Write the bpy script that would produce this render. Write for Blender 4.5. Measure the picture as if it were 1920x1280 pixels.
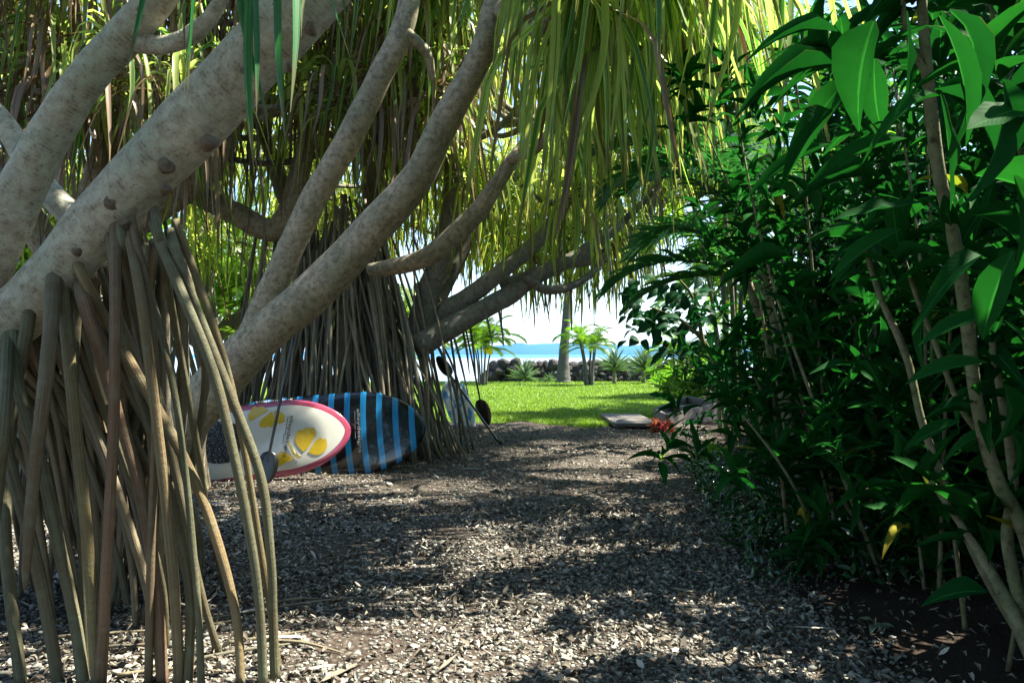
import bpy, math, random
import numpy as np
from mathutils import Matrix, Vector
for _o in list(bpy.data.objects): bpy.data.objects.remove(_o)
SC = bpy.context.scene
COL = SC.collection
R = math.radians
rng = np.random.default_rng(11)

# ---------------------------------------------------------------- camera, sky, sun, exposure
F, H, HOR = 1493.0, 1.25, 664.0            # focal length in photo pixels, eye height, horizon row
cam = bpy.data.cameras.new('camera'); cam.sensor_width = 36.0; cam.lens = F / 1920 * 36
cam.shift_y = (HOR - 640) / 1920; cam.clip_start = 0.05; cam.clip_end = 40000
co = bpy.data.objects.new('camera', cam); COL.objects.link(co)
co.location = (0, 0, H); co.rotation_euler = (R(90), 0, 0); SC.camera = co

SUN_AZ, SUN_EL = 76.0, 58.0                # azimuth clockwise from the view direction
w = bpy.data.worlds.new('World'); SC.world = w; w.use_nodes = True
wn = w.node_tree.nodes; wl = w.node_tree.links; wn.clear()
sky = wn.new('ShaderNodeTexSky'); sky.sky_type = 'NISHITA'; sky.sun_disc = False
sky.sun_elevation = R(SUN_EL); sky.sun_rotation = R(SUN_AZ)
sky.dust_density = 0.5; sky.ozone_density = 1.5
bg = wn.new('ShaderNodeBackground'); bg.inputs['Strength'].default_value = 0.075
wo = wn.new('ShaderNodeOutputWorld')
wl.new(sky.outputs[0], bg.inputs[0]); wl.new(bg.outputs[0], wo.inputs[0])
sl = bpy.data.lights.new('sun', 'SUN'); sl.energy = 5.0; sl.angle = R(0.53); sl.color = (1, .93, .80)
so = bpy.data.objects.new('sun', sl); COL.objects.link(so)
sd = Vector((math.sin(R(SUN_AZ)) * math.cos(R(SUN_EL)), math.cos(R(SUN_AZ)) * math.cos(R(SUN_EL)), math.sin(R(SUN_EL))))
so.rotation_euler = sd.to_track_quat('Z', 'Y').to_euler(); so.location = sd * 50
vs = SC.view_settings; vs.view_transform = 'Standard'; vs.look = 'None'; vs.gamma = 1.0
vs.use_curve_mapping = False; vs.exposure = 2.3
cy = SC.cycles
cy.use_denoising = True; cy.max_bounces = 8; cy.diffuse_bounces = 5; cy.glossy_bounces = 3
cy.transmission_bounces = 5; cy.transparent_max_bounces = 4; cy.sample_clamp_indirect = 6.0
cy.caustics_reflective = False; cy.caustics_refractive = False
cy.volume_bounces = 0

# ---------------------------------------------------------------- helpers
def P(u, v, Y):                            # photo pixel + distance -> world point
    return np.array([(u - 960) / F * Y, Y, H + (HOR - v) / F * Y])

def G(u, v, z=0.0):                        # photo pixel -> point on the ground (height z)
    Y = (H - z) * F / (v - HOR); return np.array([(u - 960) / F * Y, Y, z])

def nrm(a): return a / np.maximum(np.linalg.norm(a, axis=-1, keepdims=True), 1e-9)

class MB:                                  # collects geometry for ONE mesh
    def __init__(s): s.V, s.Q, s.T, s.UV, s.A, s.n = [], [], [], [], [], 0
    def add(s, V, Fc, UV=None, A=None):
        V = np.asarray(V, float); Fc = np.asarray(Fc, int)
        s.V.append(V); (s.Q if Fc.shape[1] == 4 else s.T).append(Fc + s.n)
        s.UV.append(np.zeros((len(V), 2)) if UV is None else np.asarray(UV, float))
        s.A.append(np.full(len(V), 0.0 if A is None else A) if np.ndim(A) == 0 else np.asarray(A, float))
        s.n += len(V); return s
    def box(s, c, size, rot=None):
        v = np.array([[x, y, z] for x in (-.5, .5) for y in (-.5, .5) for z in (-.5, .5)]) * np.array(size)
        if rot is not None: v = v @ np.array(rot).T
        return s.add(v + np.array(c), [[0,1,3,2],[4,6,7,5],[0,4,5,1],[2,3,7,6],[0,2,6,4],[1,5,7,3]])
    def mesh(s, name, mat=None, smooth=True):
        me = bpy.data.meshes.new(name)
        V = np.concatenate(s.V); UV = np.concatenate(s.UV); A = np.concatenate(s.A)
        Q = np.concatenate(s.Q) if s.Q else np.zeros((0, 4), int)
        T = np.concatenate(s.T) if s.T else np.zeros((0, 3), int)
        li = np.concatenate([Q.ravel(), T.ravel()]).astype(np.int32)
        st = np.concatenate([np.arange(len(Q)) * 4, len(Q) * 4 + np.arange(len(T)) * 3]).astype(np.int32)
        me.vertices.add(len(V)); me.vertices.foreach_set('co', V.astype(np.float32).ravel())
        me.loops.add(len(li)); me.loops.foreach_set('vertex_index', li)
        me.polygons.add(len(st)); me.polygons.foreach_set('loop_start', st)
        me.polygons.foreach_set('use_smooth', np.full(len(st), smooth))
        uvl = me.uv_layers.new(name='UVMap'); uvl.data.foreach_set('uv', UV[li].astype(np.float32).ravel())
        at = me.attributes.new('rnd', 'FLOAT', 'POINT'); at.data.foreach_set('value', A.astype(np.float32))
        me.update(calc_edges=True); me.validate()
        if mat: me.materials.append(mat)
        return me
    def build(s, name, mat, parent=None, smooth=True, **props):
        return link(name, s.mesh(name, mat, smooth), parent, **props)

def link(name, me, parent=None, M=None, **props):
    o = bpy.data.objects.new(name, me); COL.objects.link(o)
    if parent is not None:
        o.parent = parent
        if 'local' not in props: o.matrix_parent_inverse = PINV.get(parent.name, Matrix())
    props.pop('local', None)
    if M is not None: o.matrix_basis = M
    for k, v in props.items(): o[k] = v
    return o

PINV = {}
def thing(name, label, cat, loc=(0, 0, 0), group=None, M=None):
    o = bpy.data.objects.new(name, None); COL.objects.link(o); o.empty_display_size = .2
    o.matrix_basis = M if M is not None else Matrix.Translation(Vector([float(c) for c in loc]))
    PINV[o.name] = o.matrix_basis.inverted()
    o['label'] = label; o['category'] = cat
    if group: o['group'] = group
    return o

def smooth_path(pts, n):                   # Catmull-Rom through the points (any width of row)
    p = np.asarray(pts, float)
    if len(p) == 2: return p[0] + (p[1] - p[0]) * np.linspace(0, 1, n)[:, None]
    q = np.vstack([2 * p[0] - p[1], p, 2 * p[-1] - p[-2]])
    t = np.linspace(0, len(p) - 1 - 1e-6, n); i = t.astype(int); f = (t - i)[:, None]
    a, b, c, d = q[i], q[i + 1], q[i + 2], q[i + 3]
    return .5 * (2 * b + (c - a) * f + (2 * a - 5 * b + 4 * c - d) * f ** 2 + (3 * b - a - 3 * c + d) * f ** 3)

def tube(mb, pts, rad, n=24, seg=10, lump=0.0, A=0.0, cap=True):
    pr = np.column_stack([np.asarray(pts, float), np.resize(np.asarray(rad, float), len(pts)) if np.ndim(rad) else np.full(len(pts), rad)])
    s = smooth_path(pr, n); c, r = s[:, :3], np.maximum(s[:, 3], .001)
    if cap:
        c = np.vstack([c[0], c, c[-1]]); r = np.concatenate([[.0008], r, [.0008]]); n += 2
    tg = np.gradient(c, axis=0)
    if cap: tg[0] = tg[1] = c[2] - c[1]; tg[-1] = tg[-2] = c[-2] - c[-3]
    tg = nrm(tg)
    ref = np.array([0.31, 0.77, 0.55]); u = nrm(np.cross(tg[0], ref)); U = [u]
    for k in range(1, n):
        u = U[-1] - tg[k] * np.dot(U[-1], tg[k]); U.append(u / max(np.linalg.norm(u), 1e-9))
    U = np.array(U); W = np.cross(tg, U)
    a = np.linspace(0, 2 * np.pi, seg, endpoint=False)
    rr = r[:, None] * np.ones(seg)
    if lump:
        ph = rng.uniform(0, 6.28, 4); L = np.arange(n)[:, None] / 3.0
        rr = rr * (1 + lump * (np.sin(L * 1.7 + ph[0] + a * 2) * .5 + np.sin(L * 3.1 + ph[1] + a) * .4 + np.sin(L * .8 + a * 3 + ph[2]) * .3))
    V = c[:, None] + rr[..., None] * (U[:, None] * np.cos(a)[None, :, None] + W[:, None] * np.sin(a)[None, :, None])
    i = np.arange(n - 1)[:, None] * seg; j = np.arange(seg)[None]; k = (j + 1) % seg
    Fq = np.stack([i + j, i + k, i + seg + k, i + seg + j], -1).reshape(-1, 4)
    dl = np.concatenate([[0], np.cumsum(np.linalg.norm(np.diff(c, axis=0), axis=1))])
    uv = np.stack([np.broadcast_to(np.abs(a / np.pi - 1), (n, seg)), np.broadcast_to(dl[:, None], (n, seg))], -1).reshape(-1, 2)
    mb.add(V.reshape(-1, 3), Fq, uv, A); return mb

def strip(rows):                           # quads for a grid of rows x cols
    n, c = rows
    i = np.arange(n - 1)[:, None] * c; j = np.arange(c - 1)[None]
    return np.stack([i + j, i + j + 1, i + c + j + 1, i + c + j], -1).reshape(-1, 4)

def strap_variant(e, S=9, W=.042, sb=.5, twist=.6, kink=None, fold=.22, wig=.05, r=rng):
    s = np.linspace(0, 1, S + 1); t = np.clip(s / sb, 0, 1); t = t * t * (3 - 2 * t)
    ang = e + (R(r.uniform(-88, -70)) - e) * t
    if kink: ang = np.where(s > kink, R(-80), e - .25 * s)
    d = np.stack([np.cos(ang), 0 * s, np.sin(ang)], 1); nn = np.stack([-np.sin(ang), 0 * s, np.cos(ang)], 1)
    p = np.vstack([[0, 0, 0], np.cumsum((d[1:] + d[:-1]) / 2 / S, axis=0)])
    p[:, 1] += wig * np.sin(s * r.uniform(2, 5) + r.uniform(-1, 1)) * s
    tw = twist * s; y = np.array([0, 1, 0])
    sd_ = y * np.cos(tw)[:, None] + nn * np.sin(tw)[:, None]; n2 = nn * np.cos(tw)[:, None] - y * np.sin(tw)[:, None]
    pr = np.where(s < .6, 1 - .12 * s, (1 - .072) * np.clip((1 - s) / .4, .02, 1) ** .75)[:, None] * W
    V = np.stack([p - sd_ * pr / 2 + n2 * fold * pr, p, p + sd_ * pr / 2 + n2 * fold * pr], 1).reshape(-1, 3)
    uv = np.stack([np.tile([0, .5, 1], S + 1), np.repeat(s, 3)], 1)
    return V, strip((S + 1, 3)), uv

def blade_variant(S=6, droop=.3, fold=.1, shape=1.0, wave=0.0, r=rng):   # broad leaf along +Y, 1 long, 1 wide
    s = np.linspace(0, 1, S + 1); p = np.stack([.03 * np.sin(3 * s), s * (1 - .25 * droop * s), -droop * s ** 2], 1)
    wd = np.clip(np.sin(np.pi * np.clip((s + .0) / 1.0, 0, 1) ** shape), .03, 1) ** .9; wd[0] = .1
    up = fold * wd + wave * np.sin(s * 14 + r.uniform(0, 6)) * wd
    V = np.stack([p + np.stack([-wd / 2, 0 * s, up], 1), p, p + np.stack([wd / 2, 0 * s, up], 1)], 1).reshape(-1, 3)
    uv = np.stack([np.tile([0, .5, 1], S + 1), np.repeat(s, 3)], 1)
    return V, strip((S + 1, 3)), uv

def vmesh(name, var, mat):
    mb = MB(); mb.add(*var, A=0.0); return mb.mesh(name, mat)

def frame(d, nrm_hint):                    # per-row rotation: Y along d, Z near hint
    d = nrm(d); x = nrm(np.cross(d, nrm_hint)); z = np.cross(x, d); return x, d, z

def seen(p, m=0.06):
    u = p[:, 0] / np.maximum(p[:, 1], .1) * F / 960; v = ((p[:, 2] - H) / np.maximum(p[:, 1], .1) * F - 24) / 640
    return (p[:, 1] > .6) & (np.abs(u) < 1 + m) & (np.abs(v) < 1 + m)

def scatter(parent, variants, meshes, Ms, vi, A, mat, n_parts=0, part='leaf', rest='crown', mid=None, rest_label=None):
    """leaves given as 4x4 arrays; the ones that show largest become parts, the rest one stuff part"""
    Ms = np.asarray(Ms); vi = np.asarray(vi); A = np.asarray(A)
    big = np.zeros(len(Ms), bool)
    if n_parts:
        c = Ms[:, :3, 3] if mid is None else mid
        size = np.linalg.norm(Ms[:, :3, 1], axis=1) / np.maximum(c[:, 1], .4) * seen(c)
        idx = np.argsort(-size)[:n_parts]; idx = idx[size[idx] > 0]; big[idx] = True
        for k in idx: link(part, meshes[vi[k]], parent, Matrix(Ms[k].tolist()))
    mb = MB()
    for q, (V, Fc, uv) in enumerate(variants):
        k = np.where((vi == q) & ~big)[0]
        if not len(k): continue
        W_ = np.einsum('nij,vj->nvi', Ms[k][:, :3, :3], V) + Ms[k][:, None, :3, 3]
        n = len(V); ff = (Fc[None] + (np.arange(len(k)) * n)[:, None, None]).reshape(-1, Fc.shape[1])
        mb.add(W_.reshape(-1, 3), ff, np.tile(uv, (len(k), 1)), np.repeat(A[k], n))
    if mb.n:
        o = mb.build(rest, mat, parent); o['kind'] = 'stuff'
        return o

def mats_zrot(p, az, sc):
    n = len(p); M = np.zeros((n, 4, 4)); c, s = np.cos(az) * sc, np.sin(az) * sc
    M[:, 0, 0] = c; M[:, 0, 1] = -s; M[:, 1, 0] = s; M[:, 1, 1] = c; M[:, 2, 2] = sc; M[:, 3, 3] = 1; M[:, :3, 3] = p
    return M

def mats_leaf(p, d, hint, L, W):
    x, y, z = frame(d, hint); M = np.zeros((len(p), 4, 4))
    M[:, :3, 0] = x * W[:, None]; M[:, :3, 1] = y * L[:, None]; M[:, :3, 2] = z * L[:, None]; M[:, :3, 3] = p; M[:, 3, 3] = 1
    return M

# ---------------------------------------------------------------- materials
class NT:
    def __init__(s, name):
        s.m = bpy.data.materials.new(name); s.m.use_nodes = True; s.t = s.m.node_tree; s.t.nodes.clear()
        s.out = s.t.nodes.new('ShaderNodeOutputMaterial')
    def n(s, typ, ins=None, **kw):
        nd = s.t.nodes.new('ShaderNode' + typ)
        for k, v in kw.items(): setattr(nd, k, v)
        for k, v in (ins or {}).items(): s.set(nd.inputs[k], v)
        return nd
    def set(s, inp, v):
        if isinstance(v, bpy.types.NodeSocket): s.t.links.new(v, inp)
        elif isinstance(v, bpy.types.Node): s.t.links.new(v.outputs[0], inp)
        else: inp.default_value = (*v, 1) if isinstance(v, tuple) and len(v) == 3 and inp.type == 'RGBA' else v
    def math(s, op, a, b=0.0, clamp=False):
        nd = s.n('Math', {0: a, 1: b}, operation=op); nd.use_clamp = clamp; return nd.outputs[0]
    def mix(s, f, a, b, blend='MIX'):
        nd = s.n('Mix', data_type='RGBA', blend_type=blend); s.set(nd.inputs[0], f); s.set(nd.inputs[6], a); s.set(nd.inputs[7], b); return nd.outputs[2]
    def ramp(s, f, stops, interp='LINEAR'):
        nd = s.n('ValToRGB', {0: f}); r = nd.color_ramp; r.interpolation = interp
        while len(r.elements) < len(stops): r.elements.new(.5)
        for e, (p, c) in zip(r.elements, stops): e.position = p; e.color = (*c, 1) if len(c) == 3 else c
        return nd.outputs[0]
    def noise(s, vec, scale, detail=4, rough=.55):
        nd = s.n('TexNoise', {'Scale': scale, 'Detail': detail, 'Roughness': rough}); 
        if vec is not None: s.set(nd.inputs['Vector'], vec)
        return nd.outputs[0]
    def pos(s): return s.n('NewGeometry').outputs['Position']
    def uv(s):
        sp = s.n('SeparateXYZ', {0: s.n('UVMap').outputs[0]}); return sp.outputs[0], sp.outputs[1]
    def rnd(s):
        a = s.n('Attribute', attribute_name='rnd').outputs['Fac']; o = s.n('ObjectInfo').outputs['Random']
        return s.math('FRACT', s.math('ADD', a, o))
    def bump(s, h, strength=.5, dist=.01): return s.n('Bump', {'Height': h, 'Strength': strength, 'Distance': dist}).outputs[0]
    def pbr(s, col, rough=.7, bump=None, spec=.5, coat=0.0, metal=0.0):
        p = s.n('BsdfPrincipled', {'Base Color': col, 'Roughness': rough, 'Specular IOR Level': spec, 'Coat Weight': coat, 'Metallic': metal})
        if bump is not None: s.set(p.inputs['Normal'], bump)
        return p
    def done(s, sh): s.t.links.new(sh.outputs[0] if isinstance(sh, bpy.types.Node) else sh, s.out.inputs[0]); return s.m
    def leaf(s, col, tcol, rough=.4, tr=.4, bump=None, spec=.5):
        p = s.pbr(col, rough, bump, spec); t = s.n('BsdfTranslucent', {'Color': tcol})
        return s.done(s.n('MixShader', {0: tr, 1: p, 2: t}))

def flat(name, col, rough=.6, var=.15, scale=8.0, spec=.4, coat=0.0):
    m = NT(name); n = m.noise(m.pos(), scale)
    c = m.mix(m.math('MULTIPLY', n, 1.0), tuple(x * (1 - var) for x in col), tuple(min(1, x * (1 + var)) for x in col))
    return m.done(m.pbr(c, rough, m.bump(n, .15, .004), spec, coat))

def mat_bark(name, base, dark, green, ring=190.0):
    m = NT(name); u, v = m.uv(); pos = m.pos()
    n1 = m.noise(pos, 3.5, 5); n2 = m.noise(pos, 22, 5, .65); n3 = m.noise(pos, 75, 3)
    rings = m.math('SINE', m.math('ADD', m.math('MULTIPLY', v, ring * 2), m.math('MULTIPLY', n1, 26.0)))
    crack = m.math('GREATER_THAN', m.math('ADD', m.math('MULTIPLY', rings, .25), m.math('ADD', n2, m.math('MULTIPLY', n1, .35))), 1.0)
    c = m.mix(m.ramp(n1, [(.38, (0, 0, 0)), (.66, (1, 1, 1))]), base, green)
    c = m.mix(m.ramp(n2, [(.40, (0, 0, 0)), (.70, (.9, .9, .9))]), c, dark)
    c = m.mix(m.math('MULTIPLY', m.ramp(m.noise(pos, 7, 4, .7), [(.52, (0, 0, 0)), (.62, (1, 1, 1))]), .38), c, tuple(x * .62 for x in base))
    c = m.mix(m.ramp(n3, [(.60, (0, 0, 0)), (.70, (.7, .7, .7))]), c, tuple(x * .5 for x in dark))
    c = m.mix(m.math('MULTIPLY', m.ramp(rings, [(.2, (0, 0, 0)), (1, (1, 1, 1))]), .12), c, dark)
    c = m.mix(m.math('MULTIPLY', crack, .5), c, tuple(x * .4 for x in dark))
    h = m.math('ADD', m.math('MULTIPLY', rings, .05), m.math('ADD', m.math('MULTIPLY', n2, .6), m.math('MULTIPLY', n3, .4)))
    return m.done(m.pbr(c, .82, m.bump(h, .55, .012), .2))

def mat_root(name, cols):
    m = NT(name); u, v = m.uv(); pos = m.pos(); r = m.rnd()
    st = m.noise(m.n('CombineXYZ', {0: m.math('MULTIPLY', u, 14.0), 1: m.math('MULTIPLY', v, 1.2), 2: m.math('MULTIPLY', r, 40.0)}), 1.0, 4, .6)
    n2 = m.noise(pos, 16, 4); sp = m.noise(pos, 90, 3)
    c = m.ramp(r, [(0, cols[0]), (.35, cols[1]), (.7, cols[2]), (1, cols[3])])
    c = m.mix(m.ramp(st, [(.35, (0, 0, 0)), (.65, (1, 1, 1))]), m.mix(.62, c, (.02, .022, .015)), c)
    c = m.mix(m.math('MULTIPLY', m.ramp(m.noise(pos, 5, 3), [(.45, (0, 0, 0)), (.65, (1, 1, 1))]), .5), c, (.10, .075, .04))
    c = m.mix(m.math('MULTIPLY', m.ramp(n2, [(.5, (0, 0, 0)), (.72, (1, 1, 1))]), .45), c, (.16, .18, .11))
    c = m.mix(m.ramp(sp, [(.64, (0, 0, 0)), (.7, (.6, .6, .6))]), c, (.035, .03, .02))
    rg = m.math('SINE', m.math('ADD', m.math('MULTIPLY', v, 190.0), m.math('MULTIPLY', n2, 16.0)))
    c = m.mix(m.math('MULTIPLY', m.ramp(rg, [(.75, (0, 0, 0)), (1, (1, 1, 1))]), .10), c, (.05, .04, .025))
    hh = m.math('ADD', m.math('ADD', st, m.math('MULTIPLY', sp, .7)), m.math('MULTIPLY', rg, .04))
    return m.done(m.pbr(c, .72, m.bump(hh, .6, .007), .25))

def mat_strap(name, green, edge, tr=.45, stripe=.5, dead=0.0, tgain=1.8):
    m = NT(name); u, v = m.uv(); r = m.rnd()
    st = m.noise(m.n('CombineXYZ', {0: m.math('MULTIPLY', u, 9.0), 1: m.math('MULTIPLY', v, .35), 2: m.math('MULTIPLY', r, 60.0)}), 1.0, 2, .5)
    mid = m.math('MULTIPLY', m.math('ABSOLUTE', m.math('SUBTRACT', u, .5)), 2.0)
    f = m.math('ADD', m.math('MULTIPLY', st, 1.3), m.math('MULTIPLY', mid, .35))
    f = m.math('ADD', f, m.math('MULTIPLY', m.math('SUBTRACT', r, .5), .5))
    k = m.ramp(f, [(stripe + .18, (0, 0, 0)), (stripe + .3, (1, 1, 1))])
    c = m.mix(k, green, edge)
    tip = m.ramp(m.math('ADD', v, m.math('MULTIPLY', st, .25)), [(.93, (0, 0, 0)), (1.0, (1, 1, 1))])
    c = m.mix(m.math('MULTIPLY', tip, .7), c, (.16, .10, .04))
    c = m.mix(m.math('MULTIPLY', m.noise(m.pos(), 5, 2), .35), c, tuple(x * .55 for x in green))
    t = m.mix(1.0, c, (tgain, tgain, tgain * .8), 'MULTIPLY')
    return m.leaf(c, t, .38, tr, m.bump(st, .25, .003), .45)

def mat_leaf(name, a, b, tr=.35, rough=.3, tgain=(1.6, 2.0, .9), vein=True, spec=.5, yellow=0.0):
    m = NT(name); u, v = m.uv(); r = m.rnd(); pos = m.pos()
    c = m.mix(r, a, b)
    if yellow: c = m.mix(m.math('GREATER_THAN', r, 1 - yellow), c, (.30, .26, .03))
    c = m.mix(m.math('MULTIPLY', m.noise(pos, 30, 3), .4), c, tuple(x * .5 for x in a))
    ed = m.math('MULTIPLY', m.math('ABSOLUTE', m.math('SUBTRACT', u, .5)), m.math('ADD', m.noise(pos, 9, 3), .9))
    c = m.mix(m.math('MULTIPLY', m.ramp(ed, [(.70, (0, 0, 0)), (.78, (1, 1, 1))]), .6), c, (.13, .085, .03))
    h = None
    if vein:
        mid = m.math('ABSOLUTE', m.math('SUBTRACT', u, .5))
        line = m.ramp(mid, [(.0, (1, 1, 1)), (.05, (0, 0, 0))]); c = m.mix(m.math('MULTIPLY', line, .5), c, tuple(min(1, x * 2.2 + .02) for x in b))
        w_ = m.math('SINE', m.math('MULTIPLY', m.math('SUBTRACT', v, m.math('MULTIPLY', mid, .5)), 90.0)); h = m.bump(w_, .05, .002)
    t = m.mix(1.0, c, tgain, 'MULTIPLY')
    return m.leaf(c, t, rough, tr, h, spec)

M_bark_near = mat_bark('bark_pale', (.46, .43, .34), (.21, .17, .12), (.32, .36, .27))
M_bark = mat_bark('bark_tan', (.40, .34, .24), (.13, .095, .06), (.25, .25, .16))
M_bark_far = mat_bark('bark_grey', (.22, .20, .17), (.09, .08, .065), (.17, .18, .14))
M_root_near = mat_root('root_near', [(.23, .19, .09), (.22, .13, .08), (.13, .135, .08), (.26, .185, .09)])
M_root_far = mat_root('root_far', [(.28, .24, .155), (.31, .25, .165), (.20, .195, .14), (.29, .245, .175)])
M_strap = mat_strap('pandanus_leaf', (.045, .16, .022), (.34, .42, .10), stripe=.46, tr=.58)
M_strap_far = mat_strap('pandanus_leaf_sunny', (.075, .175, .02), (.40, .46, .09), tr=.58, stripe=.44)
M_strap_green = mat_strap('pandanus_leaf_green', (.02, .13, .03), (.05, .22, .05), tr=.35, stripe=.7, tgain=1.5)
M_dead = mat_strap('dead_leaf', (.10, .066, .032), (.19, .13, .065), tr=.25, stripe=.4, tgain=1.3)
M_hedge = mat_leaf('hedge_leaf', (.006, .052, .012), (.014, .100, .016), tr=.3, rough=.58, yellow=.012, spec=.02, tgain=(1.1, 1.6, .8))
M_hedge2 = mat_leaf('hedge_leaf_blue', (.005, .038, .015), (.010, .072, .022), tr=.28, rough=.55, spec=.09, tgain=(1.1, 1.5, .8))
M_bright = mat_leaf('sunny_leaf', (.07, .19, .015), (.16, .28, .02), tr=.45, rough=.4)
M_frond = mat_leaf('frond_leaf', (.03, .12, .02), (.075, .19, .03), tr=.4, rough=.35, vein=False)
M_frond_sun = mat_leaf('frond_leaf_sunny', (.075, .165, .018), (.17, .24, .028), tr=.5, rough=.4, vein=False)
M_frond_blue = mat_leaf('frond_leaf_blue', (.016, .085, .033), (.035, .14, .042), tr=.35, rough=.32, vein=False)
M_agave = mat_leaf('agave_leaf', (.16, .24, .18), (.28, .36, .22), tr=.12, rough=.5, vein=False)
M_red = mat_leaf('red_leaf', (.36, .035, .075), (.48, .24, .09), tr=.4, rough=.4, tgain=(1.4, 1.1, 1.0), vein=False)
M_cover = mat_leaf('ground_cover_leaf', (.012, .05, .02), (.03, .10, .035), tr=.15, rough=.22, spec=.8)
M_yellow = flat('yellow_bloom', (.75, .55, .02), .5)
M_cane = mat_bark('cane_bark', (.22, .20, .12), (.07, .07, .035), (.13, .17, .07), ring=45)
M_palm_trunk = mat_bark('palm_trunk', (.12, .115, .11), (.05, .046, .042), (.10, .10, .09), ring=25)
M_knot = flat('knot_bark', (.13, .10, .07), .9, .5, 60)
M_green_stem = flat('green_stem', (.20, .24, .07), .5, .3)

m = NT('soil'); pos = m.pos(); n = m.noise(pos, 6, 6, .65); n2 = m.noise(pos, 60, 4)
M_soil = m.done(m.pbr(m.mix(n2, (.02, .015, .011), m.mix(n, (.042, .031, .023), (.07, .053, .04))), .95, m.bump(m.math('ADD', n, n2), .8, .03), .1))
m = NT('gravel'); pos = m.pos(); n = m.noise(pos, 1.1, 4, .6); n2 = m.noise(pos, 55, 4, .7)
vo = m.n('TexVoronoi', {'Vector': pos, 'Scale': 34.0}); vd = vo.outputs['Distance']
c = m.mix(m.n('SeparateColor', {0: vo.outputs['Color']}).outputs[0], (.06, .054, .045), (.19, .18, .15))
c = m.mix(m.ramp(vd, [(.25, (0, 0, 0)), (.6, (1, 1, 1))]), c, (.05, .037, .028))
c = m.mix(m.ramp(n, [(.45, (0, 0, 0)), (.7, (.8, .8, .8))]), c, (.085, .066, .052))
M_gravel = m.done(m.pbr(c, .95, m.bump(m.math('ADD', m.math('MULTIPLY', vd, -1.0), n2), .9, .02), .15))
m = NT('pebble'); r = m.rnd(); pos = m.pos(); n2 = m.noise(pos, 120, 3)
c = m.ramp(r, [(0, (.06, .058, .05)), (.3, (.17, .175, .15)), (.55, (.26, .27, .235)), (.8, (.36, .355, .305)), (1, (.48, .465, .41))])
c = m.mix(m.ramp(m.noise(pos, 1.6, 4, .6), [(.42, (0, 0, 0)), (.66, (.75, .75, .75))]), c, m.mix(.6, c, (.045, .042, .034)))
M_pebble = m.done(m.pbr(m.mix(m.math('MULTIPLY', n2, .5), c, (.12, .10, .08)), .85, m.bump(n2, .3, .004), .25))
m = NT('litter'); r = m.rnd()
c = m.ramp(r, [(0, (.045, .037, .028)), (.4, (.12, .105, .08)), (.75, (.26, .235, .18)), (1, (.42, .40, .34))])
M_litter = m.done(m.pbr(c, .8, None, .2))
m = NT('lawn'); pos = m.pos(); n = m.noise(pos, .9, 5, .6); n2 = m.noise(pos, 45, 4, .7)
c = m.mix(n, (.08, .155, .014), (.15, .21, .025)); c = m.mix(m.math('MULTIPLY', n2, .6), c, (.05, .12, .012))
M_lawn = m.done(m.pbr(c, .9, m.bump(n2, .8, .03), .1))
m = NT('grass_blade'); r = m.math('FRACT', m.math('MULTIPLY', m.math('ADD', m.math('MULTIPLY', m.rnd(), .35), m.ramp(m.noise(m.pos(), .8, 4, .65), [(.3, (0, 0, 0)), (.7, (1, 1, 1))])), .7)); c = m.mix(r, (.08, .165, .014), (.165, .235, .028))
M_grass = m.leaf(c, m.mix(1.0, c, (1.6, 1.7, .8), 'MULTIPLY'), .5, .4)
m = NT('lava_rock'); pos = m.pos(); n = m.noise(pos, 3, 5, .6); n2 = m.noise(pos, 25, 4, .7)
c = m.mix(n, (.03, .029, .033), (.08, .072, .07)); c = m.mix(m.ramp(n2, [(.55, (0, 0, 0)), (.75, (1, 1, 1))]), c, (.13, .115, .10))
M_rock = m.done(m.pbr(c, .95, m.bump(m.math('ADD', n, n2), .9, .05), .2))
m = NT('weathered_wood'); pos = m.pos()
n = m.noise(m.n('VectorMath', {0: pos, 1: (3, 30, 30)}, operation='MULTIPLY'), 1.5, 5, .6)
M_wood = m.done(m.pbr(m.mix(n, (.085, .075, .066), (.17, .155, .138)), .85, m.bump(n, .4, .006), .2))
m = NT('sea_water'); pos = m.pos(); sep = m.n('SeparateXYZ', {0: pos})
nw = m.noise(m.n('VectorMath', {0: pos, 1: (.25, .9, 1)}, operation='MULTIPLY'), 1.6, 4, .6)
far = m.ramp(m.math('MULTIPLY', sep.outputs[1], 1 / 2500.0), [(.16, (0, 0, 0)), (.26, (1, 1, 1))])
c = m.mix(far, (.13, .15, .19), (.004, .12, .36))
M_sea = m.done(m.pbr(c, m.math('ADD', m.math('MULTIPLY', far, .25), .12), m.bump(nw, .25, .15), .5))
m = NT('mountain_forest_hazed'); n = m.noise(m.pos(), .004, 6, .6)
M_mount = m.done(m.pbr(m.mix(n, (.012, .05, .09), (.02, .08, .13)), .95, None, .1))  # forest tone tinted blue: distant haze partly put into the colour

# ---------------------------------------------------------------- the setting: ground, path, lawn, sea, mountains
def sheet(name, pts, z, mat, **kw):
    me = bpy.data.meshes.new(name); me.from_pydata([(float(x), float(y), z) for x, y in pts], [], [list(range(len(pts)))])
    me.materials.append(mat); o = bpy.data.objects.new(name, me); COL.objects.link(o); o['kind'] = 'structure'; return o
mb = MB()                                                        # ground sheet that drops to the sea floor past the lawn
xs = np.array([-6000, -300, -80, -40, 40, 80, 300, 6000.]); ys = np.array([-300, -60, 0, 20, 36.6, 37.6, 41, 60, 400, 9000.])
zs = np.array([0, 0, 0, 0, 0, -.35, -1.3, -2.2, -3, -3.0])
X, Y = np.meshgrid(xs, ys); mb.add(np.stack([X, Y, np.broadcast_to(zs[:, None], X.shape)], -1).reshape(-1, 3), strip((len(ys), len(xs))))
mb.build('ground', M_soil, None, False, kind='structure')
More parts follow.
